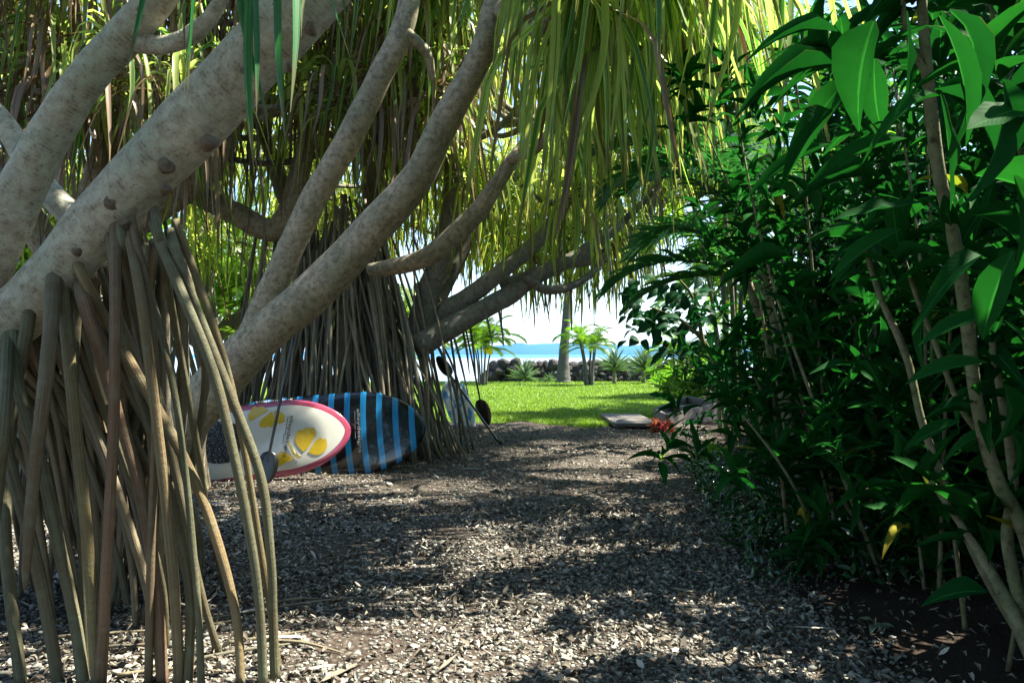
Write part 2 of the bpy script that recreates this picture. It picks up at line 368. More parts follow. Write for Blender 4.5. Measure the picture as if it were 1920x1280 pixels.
def wavy(a, b, n, amp, seed):
    r_ = np.random.default_rng(seed); t = np.linspace(0, 1, n)[:, None]; p = np.array(a) + (np.array(b) - np.array(a)) * t
    d = np.array(b, float) - np.array(a); q = np.array([-d[1], d[0]]) / np.linalg.norm(d)
    o = sum(np.sin(t * k * 6.28 + r_.uniform(0, 6)) / k ** .7 for k in (2, 5, 9, 17, 31)) * amp
    o = o * np.minimum(1, np.minimum(t, 1 - t) * 12); return (p + q * o).tolist()
path_edge = wavy((1.45, -4), (1.55, 5), 40, .12, 1)[:-1] + wavy((1.55, 5), (3.3, 12.6), 50, .14, 2)
sheet('gravel_path', [(-9, -4)] + path_edge + [(3.4, 15.6), (-9, 15.6)], .004, M_gravel)
def edge(x): return 14.1 + .5 * np.sin(x * 1.25 + 2.2) + .28 * np.sin(x * 3.7 + .6) + .14 * np.sin(x * 8.3)
lawn_front = [(float(x_), float(edge(x_))) for x_ in np.linspace(-14, 1.9, 240)] + [(2.9, 15.4)]
lawn_right = wavy((2.9, 15.4), (4.7, 20), 16, .08, 5)[1:] + wavy((4.7, 20), (9.3, 36.3), 40, .12, 6)[1:]
sheet('lawn', lawn_front + lawn_right + [(-14, 36.5)], .012, M_lawn)
mb = MB(); mb.add([(-9000, 37.2, -1.15), (9000, 37.2, -1.15), (9000, 8800, -1.15), (-9000, 8800, -1.15)], [[0, 1, 2, 3]])
mb.build('sea', M_sea, None, False, kind='structure')
def ridge(name, Y, prof, depth, seed):
    r_ = np.random.default_rng(seed); u = np.linspace(prof[0][0], prof[-1][0], 90)
    hgt = np.interp(u, [p[0] for p in prof], [p[1] for p in prof])
    hgt = np.maximum(0, hgt + r_.normal(0, .25, 90) + .5 * np.sin(u * .09)) * np.clip(np.minimum(u - u[0], u[-1] - u) / 25, 0, 1)
    x = (u - 960) / F * Y; z = hgt / F * Y
    rows = []
    for f_, hh in ((0, -.05), (.2, .35), (.5, .8), (.75, 1), (1.2, .7), (2, -.05)):
        rows.append(np.stack([x, np.full(90, Y + depth * (f_ - .75)) + r_.normal(0, depth * .03, 90), z * hh * (1 + r_.normal(0, .02, 90)) - 1.5], 1))
    mb = MB(); mb.add(np.concatenate(rows), strip((6, 90))); return mb.build(name, M_mount, None, True, kind='structure')
ridge('mountain', 5200, [(620, 3), (740, 9), (820, 12), (880, 13), (930, 17), (960, 21), (975, 22.5), (995, 18), (1020, 12), (1050, 8), (1090, 9), (1150, 11), (1200, 8), (1300, 4)], 500, 1)
ridge('mountain', 7600, [(560, 6), (760, 11), (900, 13), (1000, 19), (1050, 22), (1110, 21), (1180, 17), (1260, 17), (1400, 12), (1560, 6)], 700, 2)

# pebbles and litter on the path
phi = (1 + 5 ** .5) / 2
ICO = nrm(np.array([(-1, phi, 0), (1, phi, 0), (-1, -phi, 0), (1, -phi, 0), (0, -1, phi), (0, 1, phi), (0, -1, -phi), (0, 1, -phi), (phi, 0, -1), (phi, 0, 1), (-phi, 0, -1), (-phi, 0, 1)], float))
ICF = np.array([(0,11,5),(0,5,1),(0,1,7),(0,7,10),(0,10,11),(1,5,9),(5,11,4),(11,10,2),(10,7,6),(7,1,8),(3,9,4),(3,4,2),(3,2,6),(3,6,8),(3,8,9),(4,9,5),(2,4,11),(6,2,10),(8,6,7),(9,8,1)])
def rand_path(n, y0, y1, pw=1.0, xr=(-4.5, 3.0)):
    y = y0 + (y1 - y0) * rng.random(n) ** pw; x = rng.uniform(*xr, n)
    lim = np.where(y < 5, 1.5, 1.5 + (y - 5) * .23) + rng.normal(0, .12, n); pn = np.sin(x * 2.3 + 1.3 * np.sin(y * 1.7)) + np.sin(y * 2.9 + 1.1 * np.sin(x * 3.1) + 2) + .6 * np.sin(x * 6.1 + y * 4.7); ok = (x < lim) & (pn + rng.normal(0, .6, n) > -1.75) & (np.abs(x) < y * .72 + .3); return x[ok], y[ok]
mb = MB()
def pebbles(x, y, size):
    n = len(x); s = size * np.exp(rng.normal(0, .38, n)); sc = np.stack([s * rng.uniform(.8, 1.5, n), s * rng.uniform(.7, 1.1, n), s * rng.uniform(.35, .7, n)], 1)
    V = ICO[None] * (1 + rng.normal(0, .12, (n, 12, 1))) * sc[:, None]
    a = rng.uniform(0, 6.28, n); t = rng.normal(0, .3, n)
    V = np.stack([V[..., 0], V[..., 1] * np.cos(t)[:, None] - V[..., 2] * np.sin(t)[:, None], V[..., 1] * np.sin(t)[:, None] + V[..., 2] * np.cos(t)[:, None]], -1)
    c, s_ = np.cos(a)[:, None], np.sin(a)[:, None]
    V = np.stack([V[..., 0] * c - V[..., 1] * s_, V[..., 0] * s_ + V[..., 1] * c, V[..., 2]], -1)
    V += np.stack([x, y, .004 + sc[:, 2] * rng.uniform(.1, .9, n)], 1)[:, None]
    mb.add(V.reshape(-1, 3), (ICF[None] + (np.arange(n) * 12)[:, None, None]).reshape(-1, 3), None, np.repeat(rng.random(n), 12))
pebbles(*rand_path(76000, 2.4, 6.2, 1.4), .0072)
pebbles(*rand_path(30000, 5.6, 13.8, 1.3), .0088)
mb.build('gravel', M_pebble, None, True, kind='stuff')
path_thing = bpy.data.objects['gravel_path']
pv = []
for k in range(6):
    q = MB(); V = ICO * (1 + rng.normal(0, .14, (12, 1))) * np.array([1.25, .95, .55]); q.add(V, ICF); me = q.mesh('pebble', M_pebble)
    pv.append(me)
x, y = rand_path(420, 2.9, 5.6, 1.3, (-2.0, 1.2))
for k in range(min(240, len(x))):
    s = rng.uniform(.010, .019); link('pebble', pv[k % 6], path_thing, Matrix.Translation((x[k], y[k], .012 + s * .35)) @ Matrix.Rotation(rng.uniform(0, 6.28), 4, 'Z') @ Matrix.Rotation(rng.normal(0, .25), 4, 'X') @ Matrix.Scale(s, 4))
litv = [blade_variant(3, .5, .3), blade_variant(3, -.4, .1), blade_variant(2, .1, .5)]
x1, y1 = rand_path(17000, 2.3, 6.5, 1.2, (-4, 2.6)); x2, y2 = rand_path(4000, 5.5, 13.8, 1.1)
xh = rng.uniform(1.2, 4.4, 5200); yh = rng.uniform(2.6, 13, 5200); ok = xh > 1.2 + np.maximum(yh - 5, 0) * .2
x = np.concatenate([x1, x2, xh[ok]]); y = np.concatenate([y1, y2, yh[ok]]); n = len(x)
d = np.stack([rng.normal(0, 1, n), rng.normal(0, 1, n), rng.normal(0, .18, n)], 1); hint = nrm(np.stack([rng.normal(0, .4, n), rng.normal(0, .4, n), np.ones(n)], 1))
L = rng.uniform(.015, .05, n)
lit = thing('leaf_litter', 'dry brown leaf chips and wood slivers strewn over the gravel', 'litter'); 
del PINV[lit.name]; bpy.data.objects.remove(lit)
o = scatter(None, litv, None, mats_leaf(np.stack([x, y, rng.uniform(.012, .03, n)], 1), d, hint, L, L * rng.uniform(.15, .6, n)), rng.integers(0, 3, n), rng.random(n), M_litter, rest='leaf_litter')
n = 420; xx, yy = rand_path(n, 2.6, 12.0, 1.2, (-3.5, 3.2)); n = len(xx)
L = rng.uniform(.07, .26, n); d = np.stack([rng.normal(0, 1, n), rng.normal(0, 1, n), rng.normal(0, .05, n)], 1)
flv = [blade_variant(5, .05, .012, .8), blade_variant(5, -.06, .02, .7), blade_variant(5, .1, .008, .9)]
scatter(None, flv, None, mats_leaf(np.stack([xx, yy, rng.uniform(.018, .03, n)], 1), d, nrm(np.stack([rng.normal(0, .15, n), rng.normal(0, .15, n), np.ones(n)], 1)), L, L * rng.uniform(.06, .2, n)), rng.integers(0, 3, n), rng.random(n) * .8, M_litter, rest='fallen_leaves')
# grass blades on the lawn
n = 120000; y = 13.2 + 23.3 * rng.random(n) ** 1.7; x = rng.uniform(-.27, .5, n) * y
lim = np.interp(y, [14, 15.4, 20, 36.3], [1.9, 2.85, 4.6, 9.2]) + rng.normal(0, .06, n); fr = edge(x) + .3 * np.abs(rng.normal(0, .35, n)) * np.where(rng.random(n) < .5, 1, -1)
ok = (x < lim) & (y > fr) & (x > -6); x, y = x[ok], y[ok]; n = len(x)
hh = rng.uniform(.03, .065, n) * np.where(rng.random(n) < .04, 1.6, 1); wd = rng.uniform(.006, .012, n) * (1 + (y - 14) * .05); a = rng.uniform(0, 6.28, n)
b0 = np.stack([x, y, np.full(n, .008)], 1); sd_ = np.stack([np.cos(a), np.sin(a), 0 * a], 1) * wd[:, None]
tp = b0 + np.stack([rng.normal(0, .022, n), rng.normal(0, .022, n), hh], 1)
mb = MB(); mb.add(np.stack([b0 - sd_, b0 + sd_, tp], 1).reshape(-1, 3), np.arange(3 * n).reshape(-1, 3), None, np.repeat(rng.random(n), 3)); mb.build('grass', M_grass, None, True, kind='stuff')

# ---------------------------------------------------------------- pandanus trees
STRAP, SE = [], []
for e in (78, 55, 30, 5, -25):
    for q in range(5):
        STRAP.append(strap_variant(R(e + rng.uniform(-8, 8)), sb=rng.uniform(.3, .62), twist=rng.uniform(-1.3, 1.3), kink=rng.uniform(.3, .55) if q == 0 else None, W=rng.uniform(.025, .040), wig=rng.uniform(.02, .09)))
SM = {}
def strap_meshes(mat):
    if mat.name not in SM: SM[mat.name] = [vmesh('leaf', v, mat) for v in STRAP]
    return SM[mat.name]

class Panda:
    def __init__(s, label, base, mat, group=None):
        s.t = thing('pandanus_tree', label, 'tree', base, group); s.mat = mat; s.ends = []; s.live = []; s.dead = []; s.roots = 0
    def limb(s, pts, rad, name='branch', n=40, seg=16, lump=.05, end=True):
        mb = MB(); tube(mb, pts, rad, n, seg, lump); mb.build(name, s.mat, s.t)
        pts = [np.asarray(p, float) for p in pts]; r = rad[-1] if np.ndim(rad) else rad
        if end: s.ends.append((pts[-1], r))
    def twig(s, a, b, r0, r1=.03):
        a = np.asarray(a); b = np.asarray(b); m_ = (a + b) / 2 + np.array([rng.normal(0, .08), rng.normal(0, .08), -.12 * np.linalg.norm(b - a)])
        mb = MB(); tube(mb, [a, m_, b], [r0, (r0 + r1) / 2, r1], 14, 8, .06); mb.build('branch', s.mat, s.t)
    def root(s, pts, rad, mat, seg=8, n=26, tip=False):
        mb = MB(); r = list(np.resize(rad, len(pts))) if np.ndim(rad) else [rad] * len(pts)
        tube(mb, pts, r, n, seg, .04); mb.build('prop_root', mat, s.t); s.roots += 1
    def rosette(s, tip, n=45, L=(1.0, 1.6), dead=.15, up=0.0):
        az = np.arange(n) * 2.39996 + rng.uniform(0, 6.28, n) * .25 + rng.uniform(0, 6); q = np.arange(n) / n
        cls = np.clip((q * 5 + rng.normal(0, .45, n) - up).astype(int), 0, 4)
        p = np.asarray(tip) + np.stack([np.cos(az) * .03, np.sin(az) * .03, .18 - .36 * q], 1)
        Lg = rng.uniform(*L, n); Ms = mats_zrot(p, az, Lg); vi = cls * 5 + rng.integers(0, 5, n)
        isd = (q > 1 - dead * 1.3) & (rng.random(n) < .85)
        for k in range(n): (s.dead if isd[k] else s.live).append((Ms[k], vi[k], rng.random()))
    def crown(s, tips, n, L, dead, r0=.055, **kw):
        for tp in tips:
            tp = np.asarray(tp); a, r = min(s.ends, key=lambda e: np.linalg.norm(e[0] - tp) + (2 if e[0][2] > tp[2] + .5 else 0))
            s.twig(a, tp, min(r * .8, r0)); s.rosette(tp, n, L, dead, **kw)
    def finish(s, live_mat, n_parts, dead_parts=0):
        for lst, mt, npart, nm in ((s.live, live_mat, n_parts, 'crown'), (s.dead, M_dead, dead_parts, 'dead_leaves')):
            if lst:
                Ms = np.array([l[0] for l in lst]); vi = np.array([l[1] for l in lst]); A = np.array([l[2] for l in lst])
                mid = Ms[:, :3, 3] + np.stack([Ms[:, 0, 0] * .3, Ms[:, 1, 0] * .3, -Ms[:, 2, 2] * .5], 1)
                scatter(s.t, STRAP, strap_meshes(mt), Ms, vi, A, mt, npart, 'leaf', nm, mid)

def px(lst, Y0, Y1=None):                  # list of photo points -> world points, distance running Y0..Y1
    ys_ = np.linspace(Y0, Y0 if Y1 is None else Y1, len(lst)); return [P(u, v, y_) for (u, v), y_ in zip(lst, ys_)]
def wd_(w_, Y): return [x_ / F * Y / 2 for x_ in w_]

# nearest tree, at the left edge
t1 = Panda('pandanus with thick pale spotted trunk leaning across the upper left corner', (-2.4, 3.2, 0), M_bark_near)
t1.limb([(-2.9, 3.6, 0), (-2.75, 3.45, .7)] + px([(-150, 720), (15, 605), (100, 520), (205, 392), (336, 258), (470, 115), (560, 22), (660, -90), (760, -210)], 3.25, 2.75), [.2, .19] + wd_([116, 112, 106, 104, 118, 114, 110, 98, 88], 3), 'trunk', 80, 24, .035)
t1.limb(px([(-120, 660), (-60, 570), (-5, 460), (46, 345), (104, 235), (160, 150), (236, 66), (300, -10), (370, -120)], 3.2, 2.9), wd_([84, 88, 88, 82, 74, 68, 66, 62, 58], 3.05), 'branch', 60, 20, .035)
t1.limb(px([(235, 75), (290, 85), (335, 78), (372, 55), (400, 25), (430, -30)], 2.98, 2.9), wd_([40, 34, 34, 32, 28, 22], 2.95), 'branch', 30, 14, .06)
t1.limb(px([(-60, 160), (10, 235), (60, 320), (110, 380), (160, 430)], 3.5, 3.25), wd_([40, 42, 44, 46, 46], 3.4), 'branch', 30, 14, .05, end=False)
for (u, v, r_) in ((205, 375, 15), (306, 306, 13), (304, 350, 9), (388, 262, 13), (455, 130, 7), (580, 45, 9), (230, 415, 9), (300, 210, 5), (540, 120, 5), (140, 470, 8)):
    yt = np.interp(u, [15, 100, 205, 336, 470, 560, 660], [3.19, 3.12, 3.06, 3.0, 2.94, 2.87, 2.81]); c = P(u, v, yt - .113); rr = r_ / F * 2.3; nv = nrm(np.array([.12, -1, .1]))
    mb = MB(); tube(mb, [c - nv * .05, c - nv * .015, c - nv * .002, c - nv * .003, c - nv * .02], [rr * 1.5, rr * 1.2, rr * .85, rr * .5, rr * .2], 16, 14, .3); mb.build('knot', M_knot, t1.t)
NEAR = [
 ([(106, 478), (88, 690), (64, 890), (50, 1050), (47, 1105)], [38, 34, 30, 22, 8], 2.80, 2.85),
 ([(218, 415), (216, 600), (213, 800), (203, 1000), (188, 1290)], [27, 26, 26, 27, 30], 2.80, 2.98),
 ([(240, 425), (264, 560), (290, 760), (312, 950), (330, 1150), (336, 1290)], [24, 25, 25, 25, 26, 26], 2.84, 2.98),
 ([(288, 425), (345, 560), (400, 700), (438, 850), (468, 1000), (486, 1130), (494, 1290)], [24, 26, 26, 24, 23, 22, 24], 2.86, 2.98),
 ([(318, 440), (380, 610), (440, 760), (490, 900), (508, 1050), (512, 1160), (516, 1275)], [22, 24, 24, 23, 22, 22, 26], 2.95, 3.05),
 ([(118, 540), (132, 700), (148, 860), (166, 1040), (182, 1290)], [30, 29, 28, 27, 26], 2.9, 2.98),
 ([(20, 585), (8, 780), (-14, 1000), (-50, 1290)], [30, 30, 28, 30], 2.75, 2.95),
 ([(150, 540), (205, 720), (258, 900), (290, 1080), (306, 1290)], [32, 32, 30, 30, 28], 3.05, 3.0),
 ([(140, 490), (200, 600), (265, 715), (330, 830), (385, 950), (426, 1080), (446, 1180), (452, 1290)], [22, 24, 25, 26, 25, 23, 21, 21], 3.1, 2.98),
 ([(-30, 645), (-20, 700), (15, 860), (55, 1000), (88, 1150), (110, 1290)], [30, 30, 30, 30, 30, 28], 2.95, 2.98),
 ([(25, 610), (34, 720), (80, 880), (112, 1030), (140, 1160), (158, 1290)], [28, 30, 30, 30, 28, 28], 3.05, 2.98),
 ([(246, 410), (280, 560), (291, 700), (290, 860), (284, 1000), (278, 1290)], [18, 18, 20, 20, 20, 20], 2.9, 2.98),
 ([(225, 420), (250, 560), (300, 760), (346, 960), (372, 1090), (398, 1185), (410, 1222)], [20, 22, 22, 20, 18, 18, 24], 3.1, 3.34),
 ([(290, 400), (330, 620), (370, 840), (388, 960), (404, 1030), (428, 1118)], [16, 16, 17, 16, 14, 16], 3.1, 4.1),
 ([(205, 440), (230, 640), (290, 830), (330, 980), (356, 1120), (352, 1290)], [20, 22, 23, 22, 22, 24], 3.1, 2.98),
 ([(60, 560), (20, 800), (10, 1000), (40, 1290)], [28, 28, 28, 28], 3.2, 2.98),
]
for pts, wds, ya, yb in NEAR:
    q = px(pts, ya, yb); u0, v0 = pts[0]; yt = np.interp(u0, [15, 100, 205, 336], [3.19, 3.12, 3.06, 3.0])
    q = [P(u0, v0 - 6, yt - .02), P(u0 + (pts[1][0] - u0) * .25, v0 + (pts[1][1] - v0) * .25, yt - .09)] + q[1:]; wds = [wds[0] * 1.15, wds[0] * 1.08] + wds[1:]
    t1.root(q, [x_ * .78 for x_ in wd_(wds, (ya + yb) / 2)], M_root_near, 12, 44)
for k in range(4):                         # more roots between the front ones
    f_ = rng.random(); u0, v0 = -40 + 380 * f_, 640 - 235 * f_; yt = np.interp(u0, [15, 100, 205, 336], [3.19, 3.12, 3.06, 3.0]); a = P(u0, v0, yt)
    yb = rng.uniform(2.75, 3.5); b = np.array([(u0 + rng.uniform(-120, 190) * (.4 + f_) - 960) / F * 3.05, yb, -.03]); m1 = a * .6 + b * .4 + np.array([rng.normal(.02, .04), -.03, .12]); m2 = a * .22 + b * .78 + np.array([rng.normal(.03, .03), 0, .05])
    r_ = rng.uniform(.011, .018); t1.root([a, m1, m2, b], [r_ * 1.2, r_, r_, r_ * 1.1], M_root_near, 10, 30)
for k in range(120):                       # the thicket of roots behind them
    f_ = rng.random(); a = P(-120 + 460 * f_, 640 - 210 * f_, 3.25 + rng.uniform(-.05, .25)); yb = rng.uniform(3.6, 5.4)
    b = np.array([a[0] + rng.uniform(-.45, .5), yb, 0.0]); b[0] = min(b[0], (rng.uniform(150, 400) - 960) / F * yb); m1 = a * .6 + b * .4 + np.array([rng.normal(0, .04), .05, .10]); m2 = a * .25 + b * .75 + np.array([rng.normal(0, .03) , .05, .03])
    t1.root([a, m1, m2, b - np.array([0, 0, .03])], rng.uniform(.012, .021), M_root_far, 8, 22)
for k in range(11):                        # surface roots on the ground
    a = np.array([rng.uniform(-2.2, -.95), rng.uniform(3.0, 4.0), .015]); d = rng.uniform(-.6, .9); l = rng.uniform(.25, .7)
    t1.root([a, a + np.array([math.cos(d) * l * .5, math.sin(d) * l * .5 + rng.normal(0, .05), .012]), a + np.array([math.cos(d) * l, math.sin(d) * l, -.005])], [.009, .007, .003], M_root_far, 6, 12)
t1.ends = [(P(760, -190, 2.8), .1), (P(400, -190, 2.9), .08), (P(430, -20, 2.9), .03)]
t1.crown([P(490, -300, 2.35)], 20, (.68, .92), .0, up=-.6)
t1.crown([P(400, -230, 2.6)], 14, (.6, .75), .0, up=.4)
t1.crown([(-1.6, 2.2, 4.1), (-.6, 1.8, 4.3), (-2.6, 3.0, 4.0), (-3.2, 2.0, 4.2), (-2.2, 1.2, 4.3), (-.4, 3.1, 4.6), (.3, 3.5, 4.9), (-1.2, 3.3, 4.4), (.9, 3.2, 5.1), (-.6, 3.9, 4.8), (-1.5, 3.9, 4.5), (.2, 4.0, 5.3), (-2.4, 4.0, 4.4)], 45, (1.0, 1.4), .1, up=1)  # rosettes above the frame, added to shade the trunk and limbs
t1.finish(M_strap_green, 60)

# leaning tree behind the surfboards
t2 = Panda('pandanus whose leaning trunk passes left of the surfboards and forks once', (-3.0, 7.2, 0), M_bark)
t2.limb([(-3.15, 7.4, -.05)] + px([(330, 812), (395, 735), (480, 640), (600, 537), (700, 428), (780, 336), (832, 232), (888, 132), (918, 55), (945, -100), (950, -260)], 7.2, 6.2), [.34] + wd_([116, 94, 82, 77, 70, 60, 53, 48, 45, 42, 38], 6.8), 'trunk', 80, 22, .04)
t2.limb(px([(462, 650), (525, 510), (588, 375), (648, 272), (708, 152), (758, 45), (775, -90), (770, -220)], 7.05, 6.6), wd_([56, 52, 50, 50, 46, 42, 38, 34], 6.8), 'branch', 60, 18, .04)
t2.limb(px([(690, 505), (740, 500), (800, 482), (850, 442), (905, 385), (960, 300)], 7.4, 7.2), wd_([20, 32, 36, 40, 34, 26], 7.3), 'branch', 36, 14, .05)
t2.limb(px([(760, 60), (800, 100), (812, 150), (800, 20), (792, -80)][0:3], 6.7, 6.9), wd_([24, 18, 12], 6.8), 'branch', 20, 10, .05, end=False)
def scatter_tips(n, f, seed):
    r_ = np.random.default_rng(seed); out = []
    while len(out) < n:
        p = f(r_)
        if p is not None and all(np.linalg.norm(np.array(p) - q) > .38 for q in out): out.append(np.array(p))
    return out
t2.ends += [(P(935, 20, 6.3), .1), (P(760, 0, 6.6), .09)]
def f2(r_):
    u = r_.uniform(560, 1440); v = r_.uniform(-330, 90); Y_ = r_.uniform(4.3, 7.8)
    if v > 20 and (u > 1250 or u < 950): return None
    if u < 1010 and Y_ < 7.9: Y_ = r_.uniform(7.8, 9.0)
    return P(u, v, Y_)
t2.crown(scatter_tips(30, f2, 5), 42, (1.0, 1.6), .09)
t2.crown([P(u, v, Y_) for u, v, Y_ in ((1075, -60, 4.6), (1100, -20, 5.2), (1130, -90, 4.7), (1210, -60, 5.4), (1290, -110, 4.9), (1380, -130, 4.6), (1060, 60, 6.2), (1180, 80, 6.4), (1330, -60, 6.2))], 42, (1.0, 1.6), .02)
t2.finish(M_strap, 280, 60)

# root-cone tree in the middle distance
t3 = Panda('pandanus on a dense cone of thin prop roots beside the path', (-1.9, 10, 0), M_bark_far)
C3 = np.array([-2.05, 10.0, 0])
t3.limb([C3 + np.array([-.2, .2, 0]), C3 + np.array([0, .1, 1.0]), P(795, 610, 10.1), P(850, 575, 10), P(895, 544, 10), P(942, 507, 10), P(1010, 450, 10.2), P(1060, 380, 10.4)], [.2, .19] + wd_([48, 38, 34, 31, 28, 20], 10), 'trunk', 60, 18, .05)
for pts, wds, ya, yb in (
  ([(780, 650), (841, 615), (909, 578), (959, 551), (1003, 518), (1087, 477), (1164, 420)], [50, 42, 38, 36, 34, 26, 20], 9.7, 10.6),
  ([(785, 640), (800, 560), (825, 480), (845, 390), (850, 280)], [60, 44, 38, 34, 28], 10, 9.6),
  ([(800, 600), (850, 500), (890, 420), (960, 330), (1000, 230)], [40, 34, 34, 30, 26], 10.4, 10.9),
  ([(700, 680), (640, 560), (590, 470), (540, 380), (500, 260)], [60, 46, 40, 36, 28], 10.4, 10.8),
  ([(740, 640), (720, 520), (700, 400), (690, 260)], [50, 40, 36, 28], 10.2, 10.2),
  ([(985, 520), (1020, 542), (1060, 540), (1100, 520), (1130, 490)], [16, 18, 17, 14, 10], 10.1, 10.6),
  ([(940, 535), (1040, 500), (1100, 490), (1150, 480), (1200, 430)], [24, 22, 20, 16, 14], 10.6, 11.6),
  ([(820, 600), (900, 575), (960, 545), (1040, 500), (1090, 420)], [30, 26, 24, 20, 16], 11.0, 12.0)):
    t3.limb(px(pts, ya, yb), wd_(wds, 10), 'branch', 40, 14, .05)
for k in range(290):                       # prop roots
    th = rng.uniform(0, 2 * np.pi); fr = rng.random()
    if rng.random() < .72: th = -math.pi / 2 + rng.normal(0, 1.0)     # most where the camera sees them
    r0 = rng.uniform(.15, .95); r1 = r0 * .5 + rng.uniform(.6, 1.05)
    z0 = rng.uniform(1.6, 3.3) - .3 * r0
    a = C3 + np.array([math.cos(th) * r0 * 1.15, math.sin(th) * r0 * .7, z0]); b = C3 + np.array([math.cos(th + rng.normal(0, .2)) * r1 * 1.08, math.sin(th) * r1 * .95, -.03])
    a[0] -= .1; m1 = a * .55 + b * .45 + np.array([math.cos(th) * .05 + rng.normal(0, .05), rng.normal(0, .04), .08])
    t3.root([a, m1, b], rng.uniform(.011, .024), M_root_far, 6, 12)
for u0, v0, u1, v1, Y_ in ((905, 590, 922, 640, 9.8), (930, 575, 945, 650, 10), (868, 640, 880, 700, 10), (845, 630, 878, 740, 9.8), (1068, 540, 1072, 620, 10.4), (1140, 490, 1150, 560, 10.6), (880, 620, 893, 720, 10.2)):
    a, b = P(u0, v0 - 20, Y_), P(u1, v1, Y_); t3.root([a, (a + b) / 2 + np.array([.01, 0, 0]), b], [.018, .017, .006], M_root_far, 6, 10)
def f3(r_):
    x = r_.uniform(-4.2, 2.9); y = r_.uniform(8.8, 14.5); z = r_.uniform(2.95, 6.2)
    u = x / y * F + 960; v = HOR - (z - H) / y * F
    lo = np.interp(u, [500, 800, 900, 960, 1150, 1230, 1330], [330, 340, 380, 440, 470, 420, 330])
    return (x, y, z) if v < lo - 10 and v > -250 and u < 1330 else None
t3.crown(scatter_tips(58, f3, 8), 42, (.95, 1.4), .07, .05)
t3.crown([P(u, v, Y_) for u, v, Y_ in ((975, 491, 12.2), (1030, 486, 12.8), (1085, 494, 12.6), (1130, 481, 12.0), (1175, 476, 12.5), (1000, 456, 11.2), (1060, 446, 11.4), (1120, 436, 11.0), (1205, 441, 12.4), (1160, 416, 11.4), (945, 466, 12.4))], 40, (.85, 1.15), .1, .04)
t3.crown([P(u, v, Y_) for u, v, Y_ in ((730, 350, 12.5), (780, 375, 13), (830, 400, 13.2), (870, 385, 12.6), (700, 400, 13.4), (760, 420, 13.8), (900, 420, 13.6), (850, 445, 14.0), (660, 380, 13))], 40, (.9, 1.2), .2, .035)
t3.crown([P(u, v, Y_) for u, v, Y_ in ((900, 440, 13.6), (940, 455, 14.2), (985, 450, 14.0), (1030, 445, 14.6), (1075, 455, 14.2), (1120, 440, 14.0), (1165, 450, 14.6), (1205, 430, 13.8), (870, 420, 14.4), (960, 400, 13.4), (1050, 395, 13.4), (1140, 390, 13.2), (1240, 400, 13.2), (910, 380, 13.0), (1235, 330, 12.0), (1200, 280, 12.4), (1260, 250, 11.6))], 40, (.9, 1.2), .12, .035)
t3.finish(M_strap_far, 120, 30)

# tree behind, far left
t4 = Panda('pandanus with brown hanging dead leaves far left behind the thick pale trunk', (-5.2, 9.0, 0), M_bark)
C4 = np.array([-5.2, 9.0, 0])
t4.limb([C4, C4 + np.array([.1, 0, 1.2])] + px([(130, 480), (190, 330), (205, 200), (215, 40), (230, -150)], 9, 8.6), [.24, .2] + wd_([66, 58, 46, 40, 34], 9), 'trunk', 50, 16, .05)
t4.limb(px([(120, 500), (260, 420), (380, 330), (430, 250), (470, 120), (480, 0)], 9, 8.8), wd_([56, 46, 42, 40, 36, 30], 9), 'branch', 40, 14, .05)
t4.limb(px([(340, 350), (440, 400), (520, 430), (560, 330), (590, 180)], 9.6, 9.4), wd_([40, 44, 42, 38, 30], 9.5), 'branch', 40, 14, .05)
t4.limb(px([(120, 520), (40, 380), (-40, 250), (-80, 80)], 9, 8.5), wd_([56, 50, 42, 34], 9), 'branch', 40, 14, .05)
for k in range(90):
    th = rng.uniform(0, 6.28); r0 = rng.uniform(.1, .9); r1 = r0 + rng.uniform(.3, 1.0); a = C4 + np.array([math.cos(th) * r0 + .5, math.sin(th) * r0, rng.uniform(1.4, 2.8)]); b = C4 + np.array([math.cos(th) * r1 + .5, math.sin(th) * r1, -.03])
    t4.root([a, a * .55 + b * .45 + np.array([0, 0, .08]), b], rng.uniform(.014, .026), M_root_far, 6, 12)
def f4(r_):
    u = r_.uniform(-140, 900); v = r_.uniform(-300, 200); Y_ = r_.uniform(8.3, 11.4) if u > 420 else r_.uniform(6.8, 11); return P(u, v, Y_)
for k in range(95):                        # long hanging aerial roots
    a = P(rng.uniform(-40, 860), rng.uniform(-40, 200), rng.uniform(8.6, 11.2)); l = rng.uniform(1.0, 2.9); b = a + np.array([rng.normal(0, .12), rng.normal(0, .12), -l])
    t4.root([a, (a + b) / 2 + np.array([rng.normal(0, .05), 0, 0]), b], [.016, .014, .006], M_root_far, 6, 10)
t4.crown(scatter_tips(105, f4, 12), 36, (1.0, 1.6), .5, .05)
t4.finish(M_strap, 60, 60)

# sunny tree beyond the thicket
t5 = Panda('sunlit yellow-green pandanus seen through gaps behind the left thicket', (-5.6, 14.5, 0), M_bark_far)
C5 = np.array([-5.6, 14.5, 0])
t5.limb([C5, C5 + [.1, 0, 1.5], C5 + [0, 0, 3.0], C5 + [.3, 0, 4.6]], [.22, .18, .16, .1], 'trunk', 30, 12, .05)
t5.limb([C5 + [0, 0, 1.4], C5 + [1.2, 0, 2.4], C5 + [2.2, .3, 3.6]], [.14, .12, .09], 'branch', 20, 10, .05)
t5.limb([C5 + [0, 0, 1.4], C5 + [-1.4, 0, 2.4], C5 + [-2.6, .3, 3.6]], [.14, .12, .09], 'branch', 20, 10, .05)
def f5(r_):
    return P(r_.uniform(-60, 760), r_.uniform(60, 470), r_.uniform(12.4, 15.5))
t5.crown(scatter_tips(56, f5, 22), 36, (1.0, 1.5), .08, .04)
t5.finish(M_strap_far, 20)

